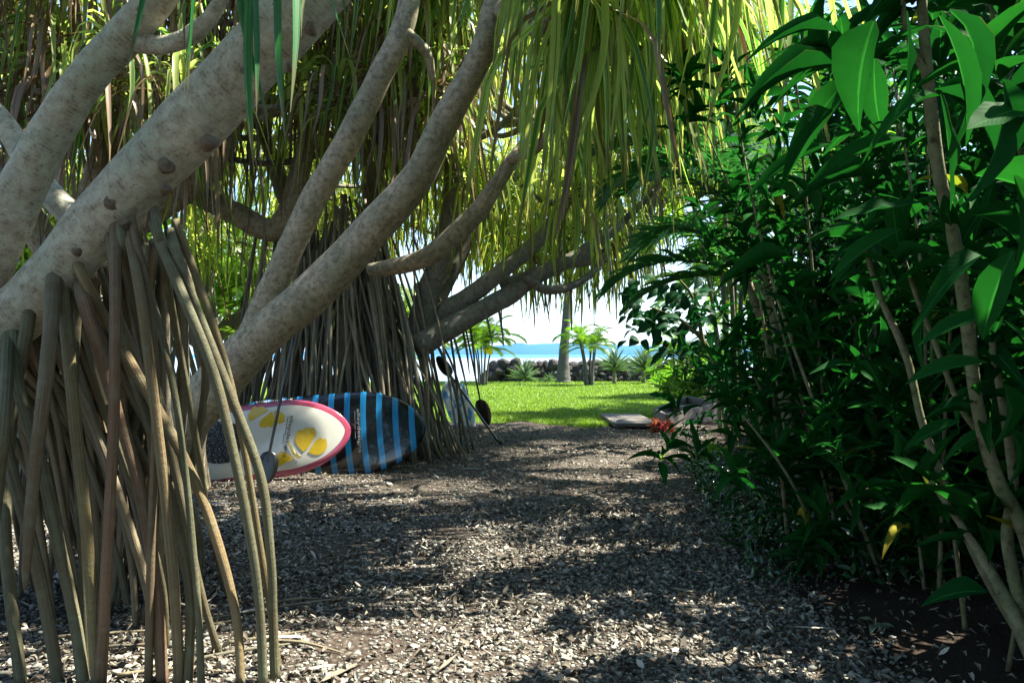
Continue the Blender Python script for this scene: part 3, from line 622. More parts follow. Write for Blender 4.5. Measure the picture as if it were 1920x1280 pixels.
# ---------------------------------------------------------------- palms
def frond_variant(e, droop, nl=30, ll=.27, width=.024, seed=0, hang=.3):
    r_ = np.random.default_rng(seed); mb = MB(); S = 14; s = np.linspace(0, 1, S + 1); ang = e - droop * s ** 1.3
    d = np.stack([np.cos(ang), 0 * s, np.sin(ang)], 1); p = np.vstack([[0, 0, 0], np.cumsum((d[1:] + d[:-1]) / 2 / S, axis=0)])
    tube(mb, p, list(np.linspace(.011, .002, S + 1)), S, 5, 0, 0.0, False)
    for k in range(nl):
        t = .14 + .85 * (k + r_.uniform(-.2, .2)) / nl; c = np.array([np.interp(t, s, p[:, q]) for q in range(3)]); a = np.interp(t, s, ang)
        dd = np.array([math.cos(a), 0, math.sin(a)]); up = np.array([-math.sin(a), 0, math.cos(a)])
        for sg in (-1, 1):
            L_ = ll * (math.sin(math.pi * min(1, .12 + .88 * t)) ** .6 + .12) * r_.uniform(.85, 1.1)
            v = dd * (.55 + .5 * t) + np.array([0, sg, 0]) * (1.0 - .3 * t) + up * (.35 + r_.normal(0, .08)); v /= np.linalg.norm(v)
            q = [c]; n_ = 4
            for j in range(n_): v = v + np.array([0, 0, -hang * (j + .6) / n_]); v /= np.linalg.norm(v); q.append(q[-1] + v * L_ / n_)
            q = np.array(q); side = np.cross(np.array([0, sg, 0.]), v) + dd * .8; side /= np.linalg.norm(side)
            wv = np.array([.5, 1, .95, .65, .05])[:, None] * width * side
            V = np.stack([q - wv / 2, q + wv / 2], 1).reshape(-1, 3); mb.add(V, strip((n_ + 1, 2)), np.stack([np.tile([0, 1], n_ + 1), np.repeat(np.linspace(0, 1, n_ + 1), 2)], 1), r_.random() * .3)
    return mb
FV = [(80, 80), (65, 95), (45, 85), (25, 75), (60, 120), (10, 60)]
FM = {}
def frond_meshes(mat):
    if mat.name not in FM: FM[mat.name] = [frond_variant(R(e), R(dr), seed=k).mesh('frond', mat) for k, (e, dr) in enumerate(FV)]
    return FM[mat.name]
def put_frond(par, mat, p, az, sc, vi, tilt=0.0):
    return link('frond', frond_meshes(mat)[vi], par, Matrix.Translation([float(c) for c in p]) @ Matrix.Rotation(az, 4, 'Z') @ Matrix.Rotation(tilt, 4, 'X') @ Matrix.Scale(sc, 4))
def clump_palm(label, base, stems, mat, hgt=(1.2, 2.2), fl=(1.0, 1.5), nf=6, lean=.35, r=.035, group=None, yellow=0):
    base = np.array([base[0], base[1], 0.0]); t = thing('areca_palm', label, 'palm', base, group)
    for k in range(stems):
        az = k * 6.28 / stems + rng.uniform(-.4, .4); h_ = rng.uniform(*hgt); ln = lean * rng.uniform(.4, 1.1) * h_ if stems > 1 else lean * .2
        a = base + np.array([math.cos(az), math.sin(az), 0]) * .06 * stems ** .5; b = base + np.array([math.cos(az) * ln, math.sin(az) * ln, h_])
        mb = MB(); tube(mb, [a, a * .5 + b * .5 + np.array([math.cos(az), math.sin(az), 0]) * ln * -.12, b], [r * 1.2, r, r * .8], 14, 8, .05); mb.build('stem', M_palm_trunk if r > .03 else M_green_stem, t)
        mb = MB(); tube(mb, [b - np.array([0, 0, .02]), b + np.array([0, 0, .22 * fl[0]])], [r * .95, r * .6], 6, 8); mb.build('crownshaft', M_green_stem, t)
        for j in range(nf):
            q = j / nf; vi = [0, 1, 4, 2, 2, 3, 5, 3][min(7, int(q * 8))]
            put_frond(t, mat, b + np.array([0, 0, .2 * fl[0] - .12 * q * fl[0]]), j * 2.4 + rng.uniform(-.4, .4) + k, rng.uniform(*fl), vi)
    for j in range(yellow):
        c = base + np.array([rng.uniform(-.3, .3), -.25, hgt[0] * rng.uniform(.95, 1.2)]); mb = MB(); tube(mb, [c + np.array([0, 0, .2]), c + np.array([.02, 0, .05]), c + np.array([.03, 0, -.14])], [.03, .12, .07], 10, 8, .2); mb.build('bloom', M_yellow, t)
    return t
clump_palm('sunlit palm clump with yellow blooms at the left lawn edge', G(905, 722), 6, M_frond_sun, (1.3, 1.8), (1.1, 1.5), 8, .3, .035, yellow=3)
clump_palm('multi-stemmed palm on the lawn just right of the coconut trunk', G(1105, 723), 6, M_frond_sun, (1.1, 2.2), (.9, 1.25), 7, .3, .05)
# tall trunk on the lawn
b = G(1056, 717); t = thing('coconut_palm', 'tall ringed coconut trunk rising into the canopy before the rock wall', 'palm', b)
mb = MB(); top = np.array([b[0] + .55, b[1] + .1, 8.2]); tube(mb, [b - [0, 0, .05], b + [0, 0, .25], b + [.02, 0, 1.0], b + [.12, 0, 2.6], b + [.3, 0, 5.0], top], [.36, .31, .24, .19, .17, .15], 70, 18, .03); mb.build('trunk', M_palm_trunk, t)
for j in range(18): put_frond(t, M_frond, top, j * 2.4, rng.uniform(2.6, 3.4), [0, 1, 4, 2, 3, 5][j * 6 // 18])
# palms left behind the pandanus thicket
for k, (x, y, h0) in enumerate(((-9.5, 15, 2.6), (-7.4, 17, 2.2), (-5.6, 15.2, 2.4), (-4.2, 18.5, 2.2), (-11.5, 19, 3.2), (-8.5, 22, 3.4), (-6.2, 21, 2.8), (-3.5, 22, 1.6), (-9.5, 12, 2.0), (-12, 14, 3.0))):
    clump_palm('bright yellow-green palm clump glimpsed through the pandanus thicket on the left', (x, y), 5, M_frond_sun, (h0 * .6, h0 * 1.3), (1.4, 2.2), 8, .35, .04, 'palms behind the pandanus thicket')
# palms behind and in the right hedge
for k, (x, y, h0, mt, lab) in enumerate(((5.2, 16.5, 4.2, M_frond, 'dark feathery palm behind the hedge nearest the wooden box'), (6.8, 19, 5.0, M_frond_sun, 'sunny palm crown behind the hedge between two darker palms'), (8.6, 16.5, 5.2, M_frond_sun, 'tall palm behind the hedge seen above the big near leaves'), (6.2, 23, 3.6, M_frond_sun, 'farthest palm behind the right bed toward the sea'), (9.6, 13.5, 4.6, M_frond, 'dark palm deep behind the hedge toward the right edge'))):
    clump_palm(lab, (x, y), 4, mt, (h0 * .55, h0), (1.6, 2.3), 8, .22, .05, 'palms behind the hedge')
clump_palm('feathery dark palm standing in the hedge right of the arching palm', (3.6, 8.0), 2, M_frond, (2.6, 3.6), (1.4, 1.8), 6, .2, .04)
clump_palm('tall palm filling the gap between the hanging leaves and the hedge', (4.3, 13.2), 3, M_frond, (3.2, 4.8), (1.6, 2.1), 6, .16, .04)
clump_palm('tall sunny palm farther behind the gap between hanging leaves and hedge', (4.7, 17.0), 4, M_frond_sun, (3.6, 5.6), (1.8, 2.4), 8, .16, .045)
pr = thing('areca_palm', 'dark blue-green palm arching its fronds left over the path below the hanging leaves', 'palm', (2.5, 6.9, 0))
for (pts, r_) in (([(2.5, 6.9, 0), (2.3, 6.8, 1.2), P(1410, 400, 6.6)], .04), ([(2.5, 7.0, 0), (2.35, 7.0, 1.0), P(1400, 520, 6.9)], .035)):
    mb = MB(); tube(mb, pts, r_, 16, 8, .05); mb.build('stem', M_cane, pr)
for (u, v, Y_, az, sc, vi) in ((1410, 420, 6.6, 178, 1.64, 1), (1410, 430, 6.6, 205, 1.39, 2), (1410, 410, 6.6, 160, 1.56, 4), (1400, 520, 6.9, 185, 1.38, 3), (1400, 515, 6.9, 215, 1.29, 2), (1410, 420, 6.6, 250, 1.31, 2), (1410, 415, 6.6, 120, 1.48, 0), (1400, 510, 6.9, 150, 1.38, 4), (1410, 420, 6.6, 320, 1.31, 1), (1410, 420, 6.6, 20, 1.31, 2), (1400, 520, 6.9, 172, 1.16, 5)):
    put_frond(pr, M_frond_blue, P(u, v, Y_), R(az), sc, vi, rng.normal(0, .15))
for lab, mt, base, top, n_, sc in (('slender palm rising from the hedge edge, crown beside the hanging leaves', M_frond, (2.9, 9.2, 0), P(1365, 215, 9.0), 15, 1.75), ('slender palm with high crown between hanging leaves and hedge', M_frond, (3.3, 11.6, 0), P(1310, 50, 11.0), 16, 2.2), ('short slender palm behind the arching fronds, near the box', M_frond_sun, (3.3, 12.6, 0), P(1300, 380, 12.6), 14, 1.7)):
    t = thing('areca_palm', lab, 'palm', base); base = np.array(base); mb = MB(); tube(mb, [base, base * .5 + top * .5 + [.12, 0, 0], top], [.04, .032, .028], 20, 8, .05); mb.build('stem', M_cane, t)
    for j in range(n_): put_frond(t, mt, top, j * 2.4 + rng.uniform(-.3, .3), sc * rng.uniform(.85, 1.1), [0, 1, 4, 2, 3, 5][j * 6 // n_], rng.normal(0, .12))

# ---------------------------------------------------------------- right hedge
BL = [blade_variant(6, dr, fo, sh, wv) for dr, fo, sh, wv in ((.25, .10, .85, .0), (.55, .16, .8, .02), (.1, .06, .95, .03), (.8, .12, .75, .0), (.4, .22, .7, .02))]
BM = {}
def blade_meshes(mat):
    if mat.name not in BM: BM[mat.name] = [vmesh('leaf', v, mat) for v in BL]
    return BM[mat.name]
def whorl(p, axis, n, L, W, spread=(.4, 1.5)):
    axis = nrm(np.asarray(axis, float)); az = np.arange(n) * 2.4 + rng.uniform(0, 6.28); pol = np.linspace(spread[0], spread[1], n) + rng.normal(0, .18, n)
    a = nrm(np.cross(axis, [.3, .9, .1])); b_ = np.cross(axis, a)
    d = np.cos(pol)[:, None] * axis + np.sin(pol)[:, None] * (np.cos(az)[:, None] * a + np.sin(az)[:, None] * b_)
    pp = np.asarray(p) - axis * (np.linspace(0, 1, n) * L * .55)[:, None]
    Ls = L * rng.uniform(.7, 1.15, n); hint = nrm(axis + np.array([0, 0, .8]) + rng.normal(0, .25, (n, 3)))
    return mats_leaf(pp, d, hint, Ls, Ls * W * rng.uniform(.8, 1.25, n))
def shrub(name, label, base, canes, hgt, L, W, mat, n_parts=0, lean=(-.35, 0), spread=.7, whorls=6, nl=13, r=.014, group=None, extra=()):
    base = np.array([base[0], base[1], 0.]); t = thing(name, label, 'shrub', base, group); Ms = []
    for k in range(canes):
        h_ = rng.uniform(*hgt); a = base + np.array([rng.normal(0, spread * .35), rng.normal(0, spread * .35), -.02])
        b = a + np.array([lean[0] * h_ + rng.normal(0, spread * .4), lean[1] * h_ + rng.normal(0, spread * .4), h_]); mid = (a + b) / 2 + np.array([-.10 * lean[0] * h_ + rng.normal(0, .08), rng.normal(0, .08), h_ * .05])
        path = smooth_path([a, mid, b], 20); rr = r * rng.uniform(.7, 1.3)
        mb = MB(); tube(mb, [a, mid, b], [rr * 1.3, rr, rr * .5], 14, 7, .08); mb.build('stem', M_cane, t)
        for j in range(whorls):
            f_ = 1 - (j / whorls) * .85; q = path[int(f_ * 19)]; ax = np.array([rng.normal(0, .5), rng.normal(0, .5), .9]) if j else b - mid
            off = np.zeros(3) if j == 0 else np.array([rng.normal(0, .26), rng.normal(0, .26), rng.normal(0, .08)])
            Ms.append(whorl(q + off, ax, nl if j == 0 else int(nl * .7), L * rng.uniform(.8, 1.15), W))
    for e in extra: Ms.append(whorl(*e))
    Ms = np.concatenate(Ms); scatter(t, BL, blade_meshes(mat), Ms, rng.integers(0, 5, len(Ms)), rng.random(len(Ms)), mat, n_parts)
    return t
hg = [  # x, y, canes, height, leaf length, W, mat, parts, label
 (2.5, 3.3, 14, (.9, 3.9), .24, .24, M_hedge, 150, 'nearest hedge shrub with big dark leaves filling the right edge'),
 (2.3, 4.7, 14, (.8, 3.9), .20, .24, M_hedge, 120, 'dark leafy hedge shrub second from the camera on the right'),
 (2.7, 6.0, 16, (.8, 4.2), .19, .22, M_hedge2, 60, 'dark leafy hedge shrub third from the camera on the right'),
 (3.1, 7.4, 16, (.8, 4.2), .19, .22, M_hedge, 40, 'dark leafy hedge shrub fourth from the camera on the right'),
 (3.3, 8.9, 13, (1.0, 2.4), .19, .22, M_hedge, 30, 'dark leafy hedge shrub fifth from the camera behind the arching palm'),
 (3.5, 10.4, 12, (.9, 2.2), .19, .22, M_hedge2, 20, 'dark hedge shrub nearest the wooden box, last of the hedge'),
 (3.9, 4.6, 14, (1.2, 4.6), .30, .24, M_hedge2, 0, 'tall hedge shrub standing behind the second hedge shrub'),
 (4.2, 6.8, 14, (1.4, 5.2), .30, .24, M_hedge, 0, 'tall hedge shrub standing behind the third hedge shrub'),
 (4.6, 9.2, 14, (1.6, 4.8), .30, .24, M_hedge2, 0, 'tall hedge shrub standing behind the fifth hedge shrub'),
 (4.8, 12.0, 10, (1.0, 2.6), .28, .24, M_hedge, 0, 'hedge shrub behind the wooden box at the end of the hedge'),
 (3.6, 3.0, 14, (.5, 2.4), .28, .24, M_hedge2, 0, 'low dark shrub deep in the hedge behind the nearest canes'),
 (3.5, 5.8, 14, (.4, 1.8), .28, .24, M_hedge2, 0, 'low dark shrub deep in the hedge behind the ground cover'),
 (5.4, 4.0, 16, (.6, 3.6), .34, .26, M_hedge2, 0, 'rear hedge shrub added to block low light, nearest the camera'),  # this row is added on the sun side to stop low light
 (5.6, 6.8, 16, (.6, 3.6), .34, .26, M_hedge2, 0, 'rear hedge shrub added to block low light, middle of the row'),
 (5.8, 9.8, 16, (.6, 3.4), .34, .26, M_hedge2, 0, 'rear hedge shrub added to block low light, toward the lawn'),
]
for x, y, cn, hh, L, W, mt, npt, lab in hg:
    shrub('hedge_shrub', lab, (x, y), cn, hh, L, W, mt, npt, (-.05, -.02), .85, 17, 14, .009, 'shrubs of the right hedge')
# the tall canes and big near leaves at the right edge
cn = thing('cane_shrub', 'tall shrub with mottled canes and broad leaves nearest the camera, far right', 'shrub', (2.0, 2.95, 0)); Ms = []
for pts, wds, ya, yb in (
  ([(1722, -80), (1740, 150), (1762, 330), (1790, 450), (1815, 620), (1832, 760), (1870, 900), (1925, 1010), (1990, 1290)], [16, 20, 22, 24, 24, 24, 26, 28, 30], 2.5, 2.98),
  ([(1618, 455), (1652, 560), (1700, 670), (1732, 800), (1790, 950), (1850, 1080), (1940, 1230)], [9, 12, 14, 14, 16, 18, 22], 3.4, 3.25),
  ([(1690, 470), (1720, 560), (1752, 640), (1800, 760), (1850, 830)], [7, 9, 10, 11, 12], 3.0, 3.1),
  ([(1745, 900), (1800, 980), (1850, 1060), (1905, 1160), (1960, 1290)], [12, 14, 20, 26, 32], 3.3, 2.98),
  ([(1860, 640), (1880, 760), (1900, 900), (1890, 1020), (1930, 1200)], [12, 14, 18, 22, 26], 2.9, 3.1),
  ([(1740, 150), (1700, 60), (1690, -60)], [14, 10, 8], 2.55, 2.5),
  ([(1790, 1010), (1800, 1090), (1810, 1180)], [8, 9, 10], 3.5, 3.62)):
    mb = MB(); tube(mb, px(pts, ya, yb), wd_(wds, (ya + yb) / 2), 40, 10, .07); mb.build('stem', M_cane, cn)
def big(u, v, Y_, du, dv, L, W, roll=0.0):
    p = P(u, v, Y_); d = nrm(np.array([du, rng.normal(0, .25), -dv])); h_ = np.array([rng.normal(0, .3) + roll, -.55, .8])
    return mats_leaf(p[None], d[None], nrm(h_)[None], np.array([L]), np.array([L * W]))
for a in ((1560, 120, 2.0, -1, .15, .27, .25), (1570, 60, 2.1, -1, -.2, .24, .24), (1590, 150, 2.0, -.7, .7, .26, .26), (1560, 210, 1.9, -.75, .65, .24, .2), (1640, 40, 1.9, -.3, 1, .26, .42), (1700, 20, 1.9, .2, 1, .22, .4), (1760, 30, 1.6, .7, .75, .3, .2), (1780, 20, 1.7, 1, .5, .3, .3),
          (1750, 170, 1.8, .9, .25, .26, .25), (1760, 180, 1.9, -1, .1, .2, .25), (1930, 200, 1.6, -1, .3, .16, .5), (1760, 160, 1.8, .4, 1, .3, .25), (1880, 150, 1.6, .2, 1, .26, .2), (1640, 110, 2.1, .1, 1, .24, .3), (1500, 380, 2.6, -.8, -.9, .2, .25), (1530, 400, 2.6, -.4, -1, .18, .25),
          (1480, 480, 2.6, -1, .1, .26, .22), (1900, 470, 1.9, -.3, 1, .24, .35), (1860, 590, 2.1, -1, .25, .2, .3), (1880, 600, 2.0, .6, .4, .2, .3), (1850, 680, 2.2, -1, .1, .22, .3), (1880, 720, 2.2, .3, .8, .2, .5), (1800, 790, 2.5, -1, .3, .2, .25), (1850, 1110, 2.6, -.9, -.1, .2, .4), (1890, 800, 2.4, .5, 1, .2, .3),
          (1560, 270, 2.2, -1, .4, .3, .14), (1700, 260, 2.1, -.9, .2, .28, .22), (1730, 380, 2.2, -1, .1, .25, .24), (1650, 330, 2.4, -1, -.1, .26, .25), (1830, 330, 2.0, .9, .2, .3, .25), (1810, 400, 2.1, 1, .1, .3, .2), (1900, 330, 1.9, .3, 1, .28, .22), (1690, 430, 2.4, -.8, .4, .26, .25), (1840, 480, 2.2, -1, .2, .26, .24)):
    Ms.append(big(*a))
for (u, v, Y_, n) in ((1722, -60, 2.5, 14), (1690, -60, 2.5, 12), (1618, 455, 3.4, 14), (1690, 470, 3.0, 12), (1745, 900, 3.3, 8), (1860, 640, 2.9, 12), (1790, 450, 2.7, 6), (1832, 760, 2.8, 6), (1560, 100, 2.5, 12), (1850, 100, 2.2, 12), (1900, 520, 2.5, 10)):
    Ms.append(whorl(P(u, v, Y_), (rng.normal(0, .3) - .3, -.2, 1), n, .24, .25))
Ms = np.concatenate(Ms); scatter(cn, BL, blade_meshes(M_hedge), Ms, rng.integers(0, 5, len(Ms)), rng.random(len(Ms)), M_hedge, 180)
# broad rounded leaves silhouetted against the sky at the hedge end
BR = [blade_variant(6, .3, .06, .75, .02), blade_variant(6, .6, .1, .7, .02)]
sg = thing('broadleaf_shrub', 'shrub with rounded dark leaves silhouetted against the sky at the path end', 'shrub', (3.0, 11.0, 0)); Ms = []
mb = MB(); tube(mb, [(3.0, 11, 0), P(1340, 680, 11), P(1290, 610, 10.8), P(1220, 575, 10.6)], [.04, .035, .025, .01], 24, 8, .06); mb.build('stem', M_cane, sg)
mb = MB(); tube(mb, [P(1320, 650, 10.9), P(1300, 560, 10.8), P(1260, 510, 10.6)], [.03, .02, .01], 20, 8, .06); mb.build('stem', M_cane, sg)
for k in range(135):
    u = rng.uniform(1172, 1340); v = np.interp(u, [1185, 1240, 1340], [565, 590, 600]) + rng.normal(0, 38); p = P(u, v, rng.uniform(10.2, 11.4))
    d = nrm(np.array([rng.normal(-.5, .6), rng.normal(-.3, .4), rng.normal(-.2, .5)])); L = rng.uniform(.15, .27); Ms.append(mats_leaf(p[None], d[None], nrm(np.array([rng.normal(0, .4), -.5, .8]))[None], np.array([L]), np.array([L * .62])))
Ms = np.concatenate(Ms); scatter(sg, BR, [vmesh('leaf', v, M_hedge2) for v in BR], Ms, rng.integers(0, 2, len(Ms)), rng.random(len(Ms)), M_hedge2, 80)
# sunlit bed plants along the right of the lawn
for k, (u, v, cn_, hh, L, W, mt, lab) in enumerate((
  (1262, 728, 9, (.4, .9), .34, .12, M_bright, 'bright yellow-green bed plant farthest along the lawn edge'),
  (1310, 738, 12, (.7, 1.6), .30, .2, M_bright, 'tall sunlit bed shrub right of the lawn behind the box'),
  (1268, 745, 10, (.25, .5), .36, .09, M_frond_sun, 'low grassy bed plant beside the lawn just beyond the box'),
  (1330, 745, 12, (.8, 1.8), .26, .24, M_hedge, 'dark green bed shrub directly behind the wooden box'),
  (1350, 724, 14, (1.2, 2.6), .30, .2, M_bright, 'tall bright bed shrub rising above the broad dark leaves'))):
    shrub('bed_plant', lab, G(u, v), cn_, hh, L, W, mt, 20, (0, 0), .6, 6, 12, .012, 'plants of the bed by the lawn')
clump_palm('small sunlit palm in the bed right of the lawn', G(1275, 740), 4, M_frond_sun, (.5, 1.2), (.9, 1.3), 7, .3, .03)
# ground cover under the hedge
n = 2400; y = rng.uniform(4.2, 8.5, n); x = 1.38 + (y - 4.2) * .13 + np.abs(rng.normal(0, .75, n)) - .1; z = np.abs(rng.normal(0, .12, n)) + .015
d = nrm(np.stack([rng.normal(-.3, .8, n), rng.normal(-.2, .8, n), rng.normal(.1, .4, n)], 1)); L = rng.uniform(.04, .10, n)
scatter(None, BL, None, mats_leaf(np.stack([x, y, z], 1), d, nrm(np.stack([rng.normal(0, .5, n), rng.normal(0, .5, n), np.ones(n)], 1)), L, L * .4), rng.integers(0, 5, n), rng.random(n), M_cover, rest='ground_cover')
# little plants at the path edge
def tuft(name, label, cat, base, n, L, W, mat, pol=(.1, 1.1)):
    t = thing(name, label, cat, base); Ms = whorl(np.asarray(base) + [0, 0, .03], (0, 0, 1), n, L, W, pol); Ms[:, 2, 3] = np.maximum(Ms[:, 2, 3], .005) 
    me = blade_meshes(mat)
    for k in range(n): link('leaf', me[int(rng.integers(0, 5))], t, Matrix(Ms[k].tolist()))
    return t
tuft('small_plant', 'bright green seedling clump on the path edge below the hedge', 'plant', G(1335, 868), 22, .30, .16, M_bright)
tuft('small_plant', 'small sprout on the sunny path left of the seedling clump', 'plant', G(1310, 868), 7, .16, .14, M_bright)
tuft('small_plant', 'tiny curled sprout alone on the sunny gravel', 'plant', G(1240, 863), 6, .16, .16, M_bright, (.5, 1.4))
tuft('fallen_leaf', 'pale green fallen leaf cluster on dark soil, lower right', 'leaf', G(1645, 1178), 5, .11, .5, M_agave, (1.2, 1.5))
t = thing('red_shrub', 'low shrub of red and orange leaves in front of the wooden box', 'shrub', G(1243, 812)); Ms = []
for k in range(26):
    f_ = rng.random(); p = G(1224 + 36 * f_, 810) + np.array([0, rng.normal(0, .1), rng.uniform(.03, .16)]); Ms.append(whorl(p, (rng.normal(0, .4), rng.normal(-.2, .4), 1), 11, .12, .2, (.1, 1.3)))
Ms = np.concatenate(Ms); f_ = np.clip((Ms[:, 0, 3] - Ms[:, 0, 3].min()) / np.ptp(Ms[:, 0, 3]) * .8 + rng.normal(0, .12, len(Ms)), 0, .999)
scatter(t, BL, blade_meshes(M_red), Ms, rng.integers(0, 5, len(Ms)), f_, M_red, 60)

# ---------------------------------------------------------------- rock wall and agaves
RV = []
for k in range(8):
    import bmesh
    bm = bmesh.new(); bmesh.ops.create_icosphere(bm, subdivisions=2, radius=1); me = bpy.data.meshes.new('stone'); r_ = np.random.default_rng(50 + k); dirs = nrm(r_.normal(0, 1, (7, 3))); cut = r_.uniform(.6, .9, 7)
    for v in bm.verts:
        c = np.array(v.co)
        for d_, h_ in zip(dirs, cut):
            q = c @ d_
            if q > h_: c = c - d_ * (q - h_) * .8
        v.co = c * (1 + r_.normal(0, .035))
    bm.to_mesh(me); bm.free(); me.materials.append(M_rock); RV.append(me)
wall = thing('rock_wall', 'dark dry-stacked lava rock wall between the lawn and the sea', 'wall', (3.5, 36.4, 0))
mb = MB(); mb.box((4.0, 36.75, .33), (10.0, .5, .66)); mb.build('core', M_rock, wall, False)
x = -1.2; row_h = [.0, .24, .46, .66]
for ri, z0 in enumerate(row_h):
    x = -1.35 + ri * .12
    while x < 9.3:
        wdt = rng.uniform(.24, .5); hh = rng.uniform(.25, .36)
        if ri == 3 and (1.5 < x < 1.75 or rng.random() < .18): x += wdt * .6; continue
        link('stone', RV[int(rng.integers(0, 8))], wall, Matrix.Translation((x + wdt / 2, 36.35 + ri * .05 + rng.normal(0, .05), z0 + hh * .42)) @ Matrix.Rotation(rng.uniform(-.3, .3), 4, 'Y') @ Matrix.Rotation(rng.uniform(0, 6.28), 4, 'Z') @ Matrix.Diagonal((wdt * .62, wdt * .6, hh * .62, 1)))
        x += wdt * .86
for (x, z, s) in ((-1.0, .25, .36), (-.8, .7, .3), (-.4, .84, .3), (.2, .86, .28), (.85, .76, .28), (1.85, .78, .3), (-1.25, .1, .3), (-.6, .5, .34), (0, .55, .32)):
    link('stone', RV[int(rng.integers(0, 8))], wall, Matrix.Translation((x, 36.2, z)) @ Matrix.Rotation(rng.uniform(0, 6), 4, 'Z') @ Matrix.Diagonal((s * 1.15, s, s * .9, 1)))
SB = blade_variant(5, .06, .12, .42, 0); SBM = vmesh('leaf', SB, M_agave)
def agave(label, base, zc, n, L, W=.075, stem=0.0):
    base = np.array([base[0], base[1], 0.]); t = thing('agave', label, 'agave', base, 'agaves before the rock wall')
    if stem:
        mb = MB(); tube(mb, [base, base + [0, 0, stem]], [.09, .07], 8, 8, .1); mb.build('stem', M_cane, t)
    Ms = whorl(base + [0, 0, zc], (0, 0, 1), n, L, W, (.05, 1.55)); c = base + [0, 0, zc]; Ms[:, :3, 3] = c + (Ms[:, :3, 3] - c) * .25
    for k in range(n): link('leaf', SBM, t, Matrix(Ms[k].tolist()))
agave('blue-grey agave left of the coconut trunk against the rocks', G(985, 722), .34, 84, .80, .05)
agave('smallest agave low between the rocks and the coconut trunk', G(1030, 719), .16, 40, .40, .05)
agave('spiky agave just right of the lawn palm', G(1152, 720), .70, 90, .88, .042, .7)
agave('rightmost spiky agave at the end of the rock wall', G(1207, 719), .70, 95, .92, .042, .7)

# ---------------------------------------------------------------- wooden box and slab
def plank(name, a, b, th, z0, z1, par, mat=M_wood):
    a, b = np.array(a, float), np.array(b, float); d = nrm(b - a); q = np.array([-d[1], d[0]]) * th / 2
    V = [(*(a - q), z0[0]), (*(a + q), z0[0]), (*(b + q), z0[1]), (*(b - q), z0[1]), (*(a - q), z1[0]), (*(a + q), z1[0]), (*(b + q), z1[1]), (*(b - q), z1[1])]
    mb = MB(); mb.add(V, [[3,2,1,0],[4,5,6,7],[0,1,5,4],[1,2,6,5],[2,3,7,6],[3,0,4,7]]); return mb.build(name, mat, par, False)
A_, B_, C_ = np.array([2.78, 15.5]), np.array([3.75, 17.0]), np.array([2.72, 13.95]); D_ = np.array([4.05, 15.3])
bx = thing('wooden_box', 'open weathered wooden planter box at the right end of the path', 'box', (3.3, 15.4, 0))
plank('side_panel', A_, B_, .05, (0, 0), (.2, .36), bx); plank('side_panel', C_ + [.003, .02], D_, .05, (0, 0), (.2, .34), bx)
plank('end_panel', A_ + [.0, -.03], C_ + [.0, .05], .05, (0, 0), (.197, .197), bx); plank('end_panel', B_ + [0, -.03], D_ + [0, .03], .05, (0, 0), (.355, .335), bx)
plank('divider', (A_ + B_) / 2 + [.02, -.04], (C_ + D_) / 2 + [-.01, .04], .04, (.01, .01), (.24, .23), bx)
for f0, f1, z in ((.03, .48, .10), (.53, .97, .20)):
    q = [A_ + (B_ - A_) * f0, A_ + (B_ - A_) * f1, C_ + (D_ - C_) * f1, C_ + (D_ - C_) * f0]; c = sum(q) / 4; q = [c + (p_ - c) * .93 for p_ in q]
    mb = MB(); mb.add([(*p_, z - .02) for p_ in q] + [(*p_, z) for p_ in q], [[3,2,1,0],[4,5,6,7],[0,1,5,4],[1,2,6,5],[2,3,7,6],[3,0,4,7]]); mb.build('floor_panel', M_wood, bx, False)
sb = thing('wooden_platform', 'flat grey wooden platform lying at the lawn edge beside the box', 'platform', (2.0, 14.4, 0))
xa, xb = G(1148, 806)[0] , G(1232, 806)[0]
for k in range(4):
    y0 = 13.25 + k * .56; mb = MB(); mb.box(((xa + xb) / 2 + .09 * (k - 1.5) * 0 + .06, y0 + .275, .075), (xb - xa, .552, .05)); mb.build('plank', M_wood, sb, False)
for xx in (xa + .15, xb - .05):
    mb = MB(); mb.box((xx, 14.37, .024), (.08, 2.1, .05)); mb.build('batten', M_wood, sb, False)

# ---------------------------------------------------------------- surfboards
def mat_board(kind):
    m = NT('board_' + kind); u, v = m.uv(); e = m.n('Attribute', attribute_name='rnd').outputs['Fac']; n = m.noise(m.pos(), 4, 3)
    if kind == 'blue':
        x = m.math('ADD', u, m.math('MULTIPLY', m.math('MULTIPLY', v, v), .12)); fr = m.math('FRACT', m.math('MULTIPLY', m.math('SUBTRACT', x, .115), 1 / .168))
        k = m.math('LESS_THAN', fr, .36); k = m.math('MULTIPLY', k, m.math('GREATER_THAN', x, .1))
        c = m.mix(k, (.004, .006, .010), (.015, .22, .48))
    elif kind == 'white':
        c = m.mix(m.math('LESS_THAN', e, .058), (.66, .66, .58), (.36, .035, .10))
        c = m.mix(m.math('MULTIPLY', n, .15), c, (.45, .42, .33))
    else:
        s_ = m.noise(m.n('CombineXYZ', {0: m.math('MULTIPLY', u, 5.0), 1: m.math('MULTIPLY', v, 9.0)}), 1.0, 3)
        c = m.mix(m.ramp(s_, [(.42, (0, 0, 0)), (.52, (1, 1, 1))]), (.10, .30, .60), (.70, .74, .74)); c = m.mix(m.math('GREATER_THAN', u, 2.2), c, (.25, .55, .35))
    return m.done(m.pbr(c, .18, None, .5, .6))
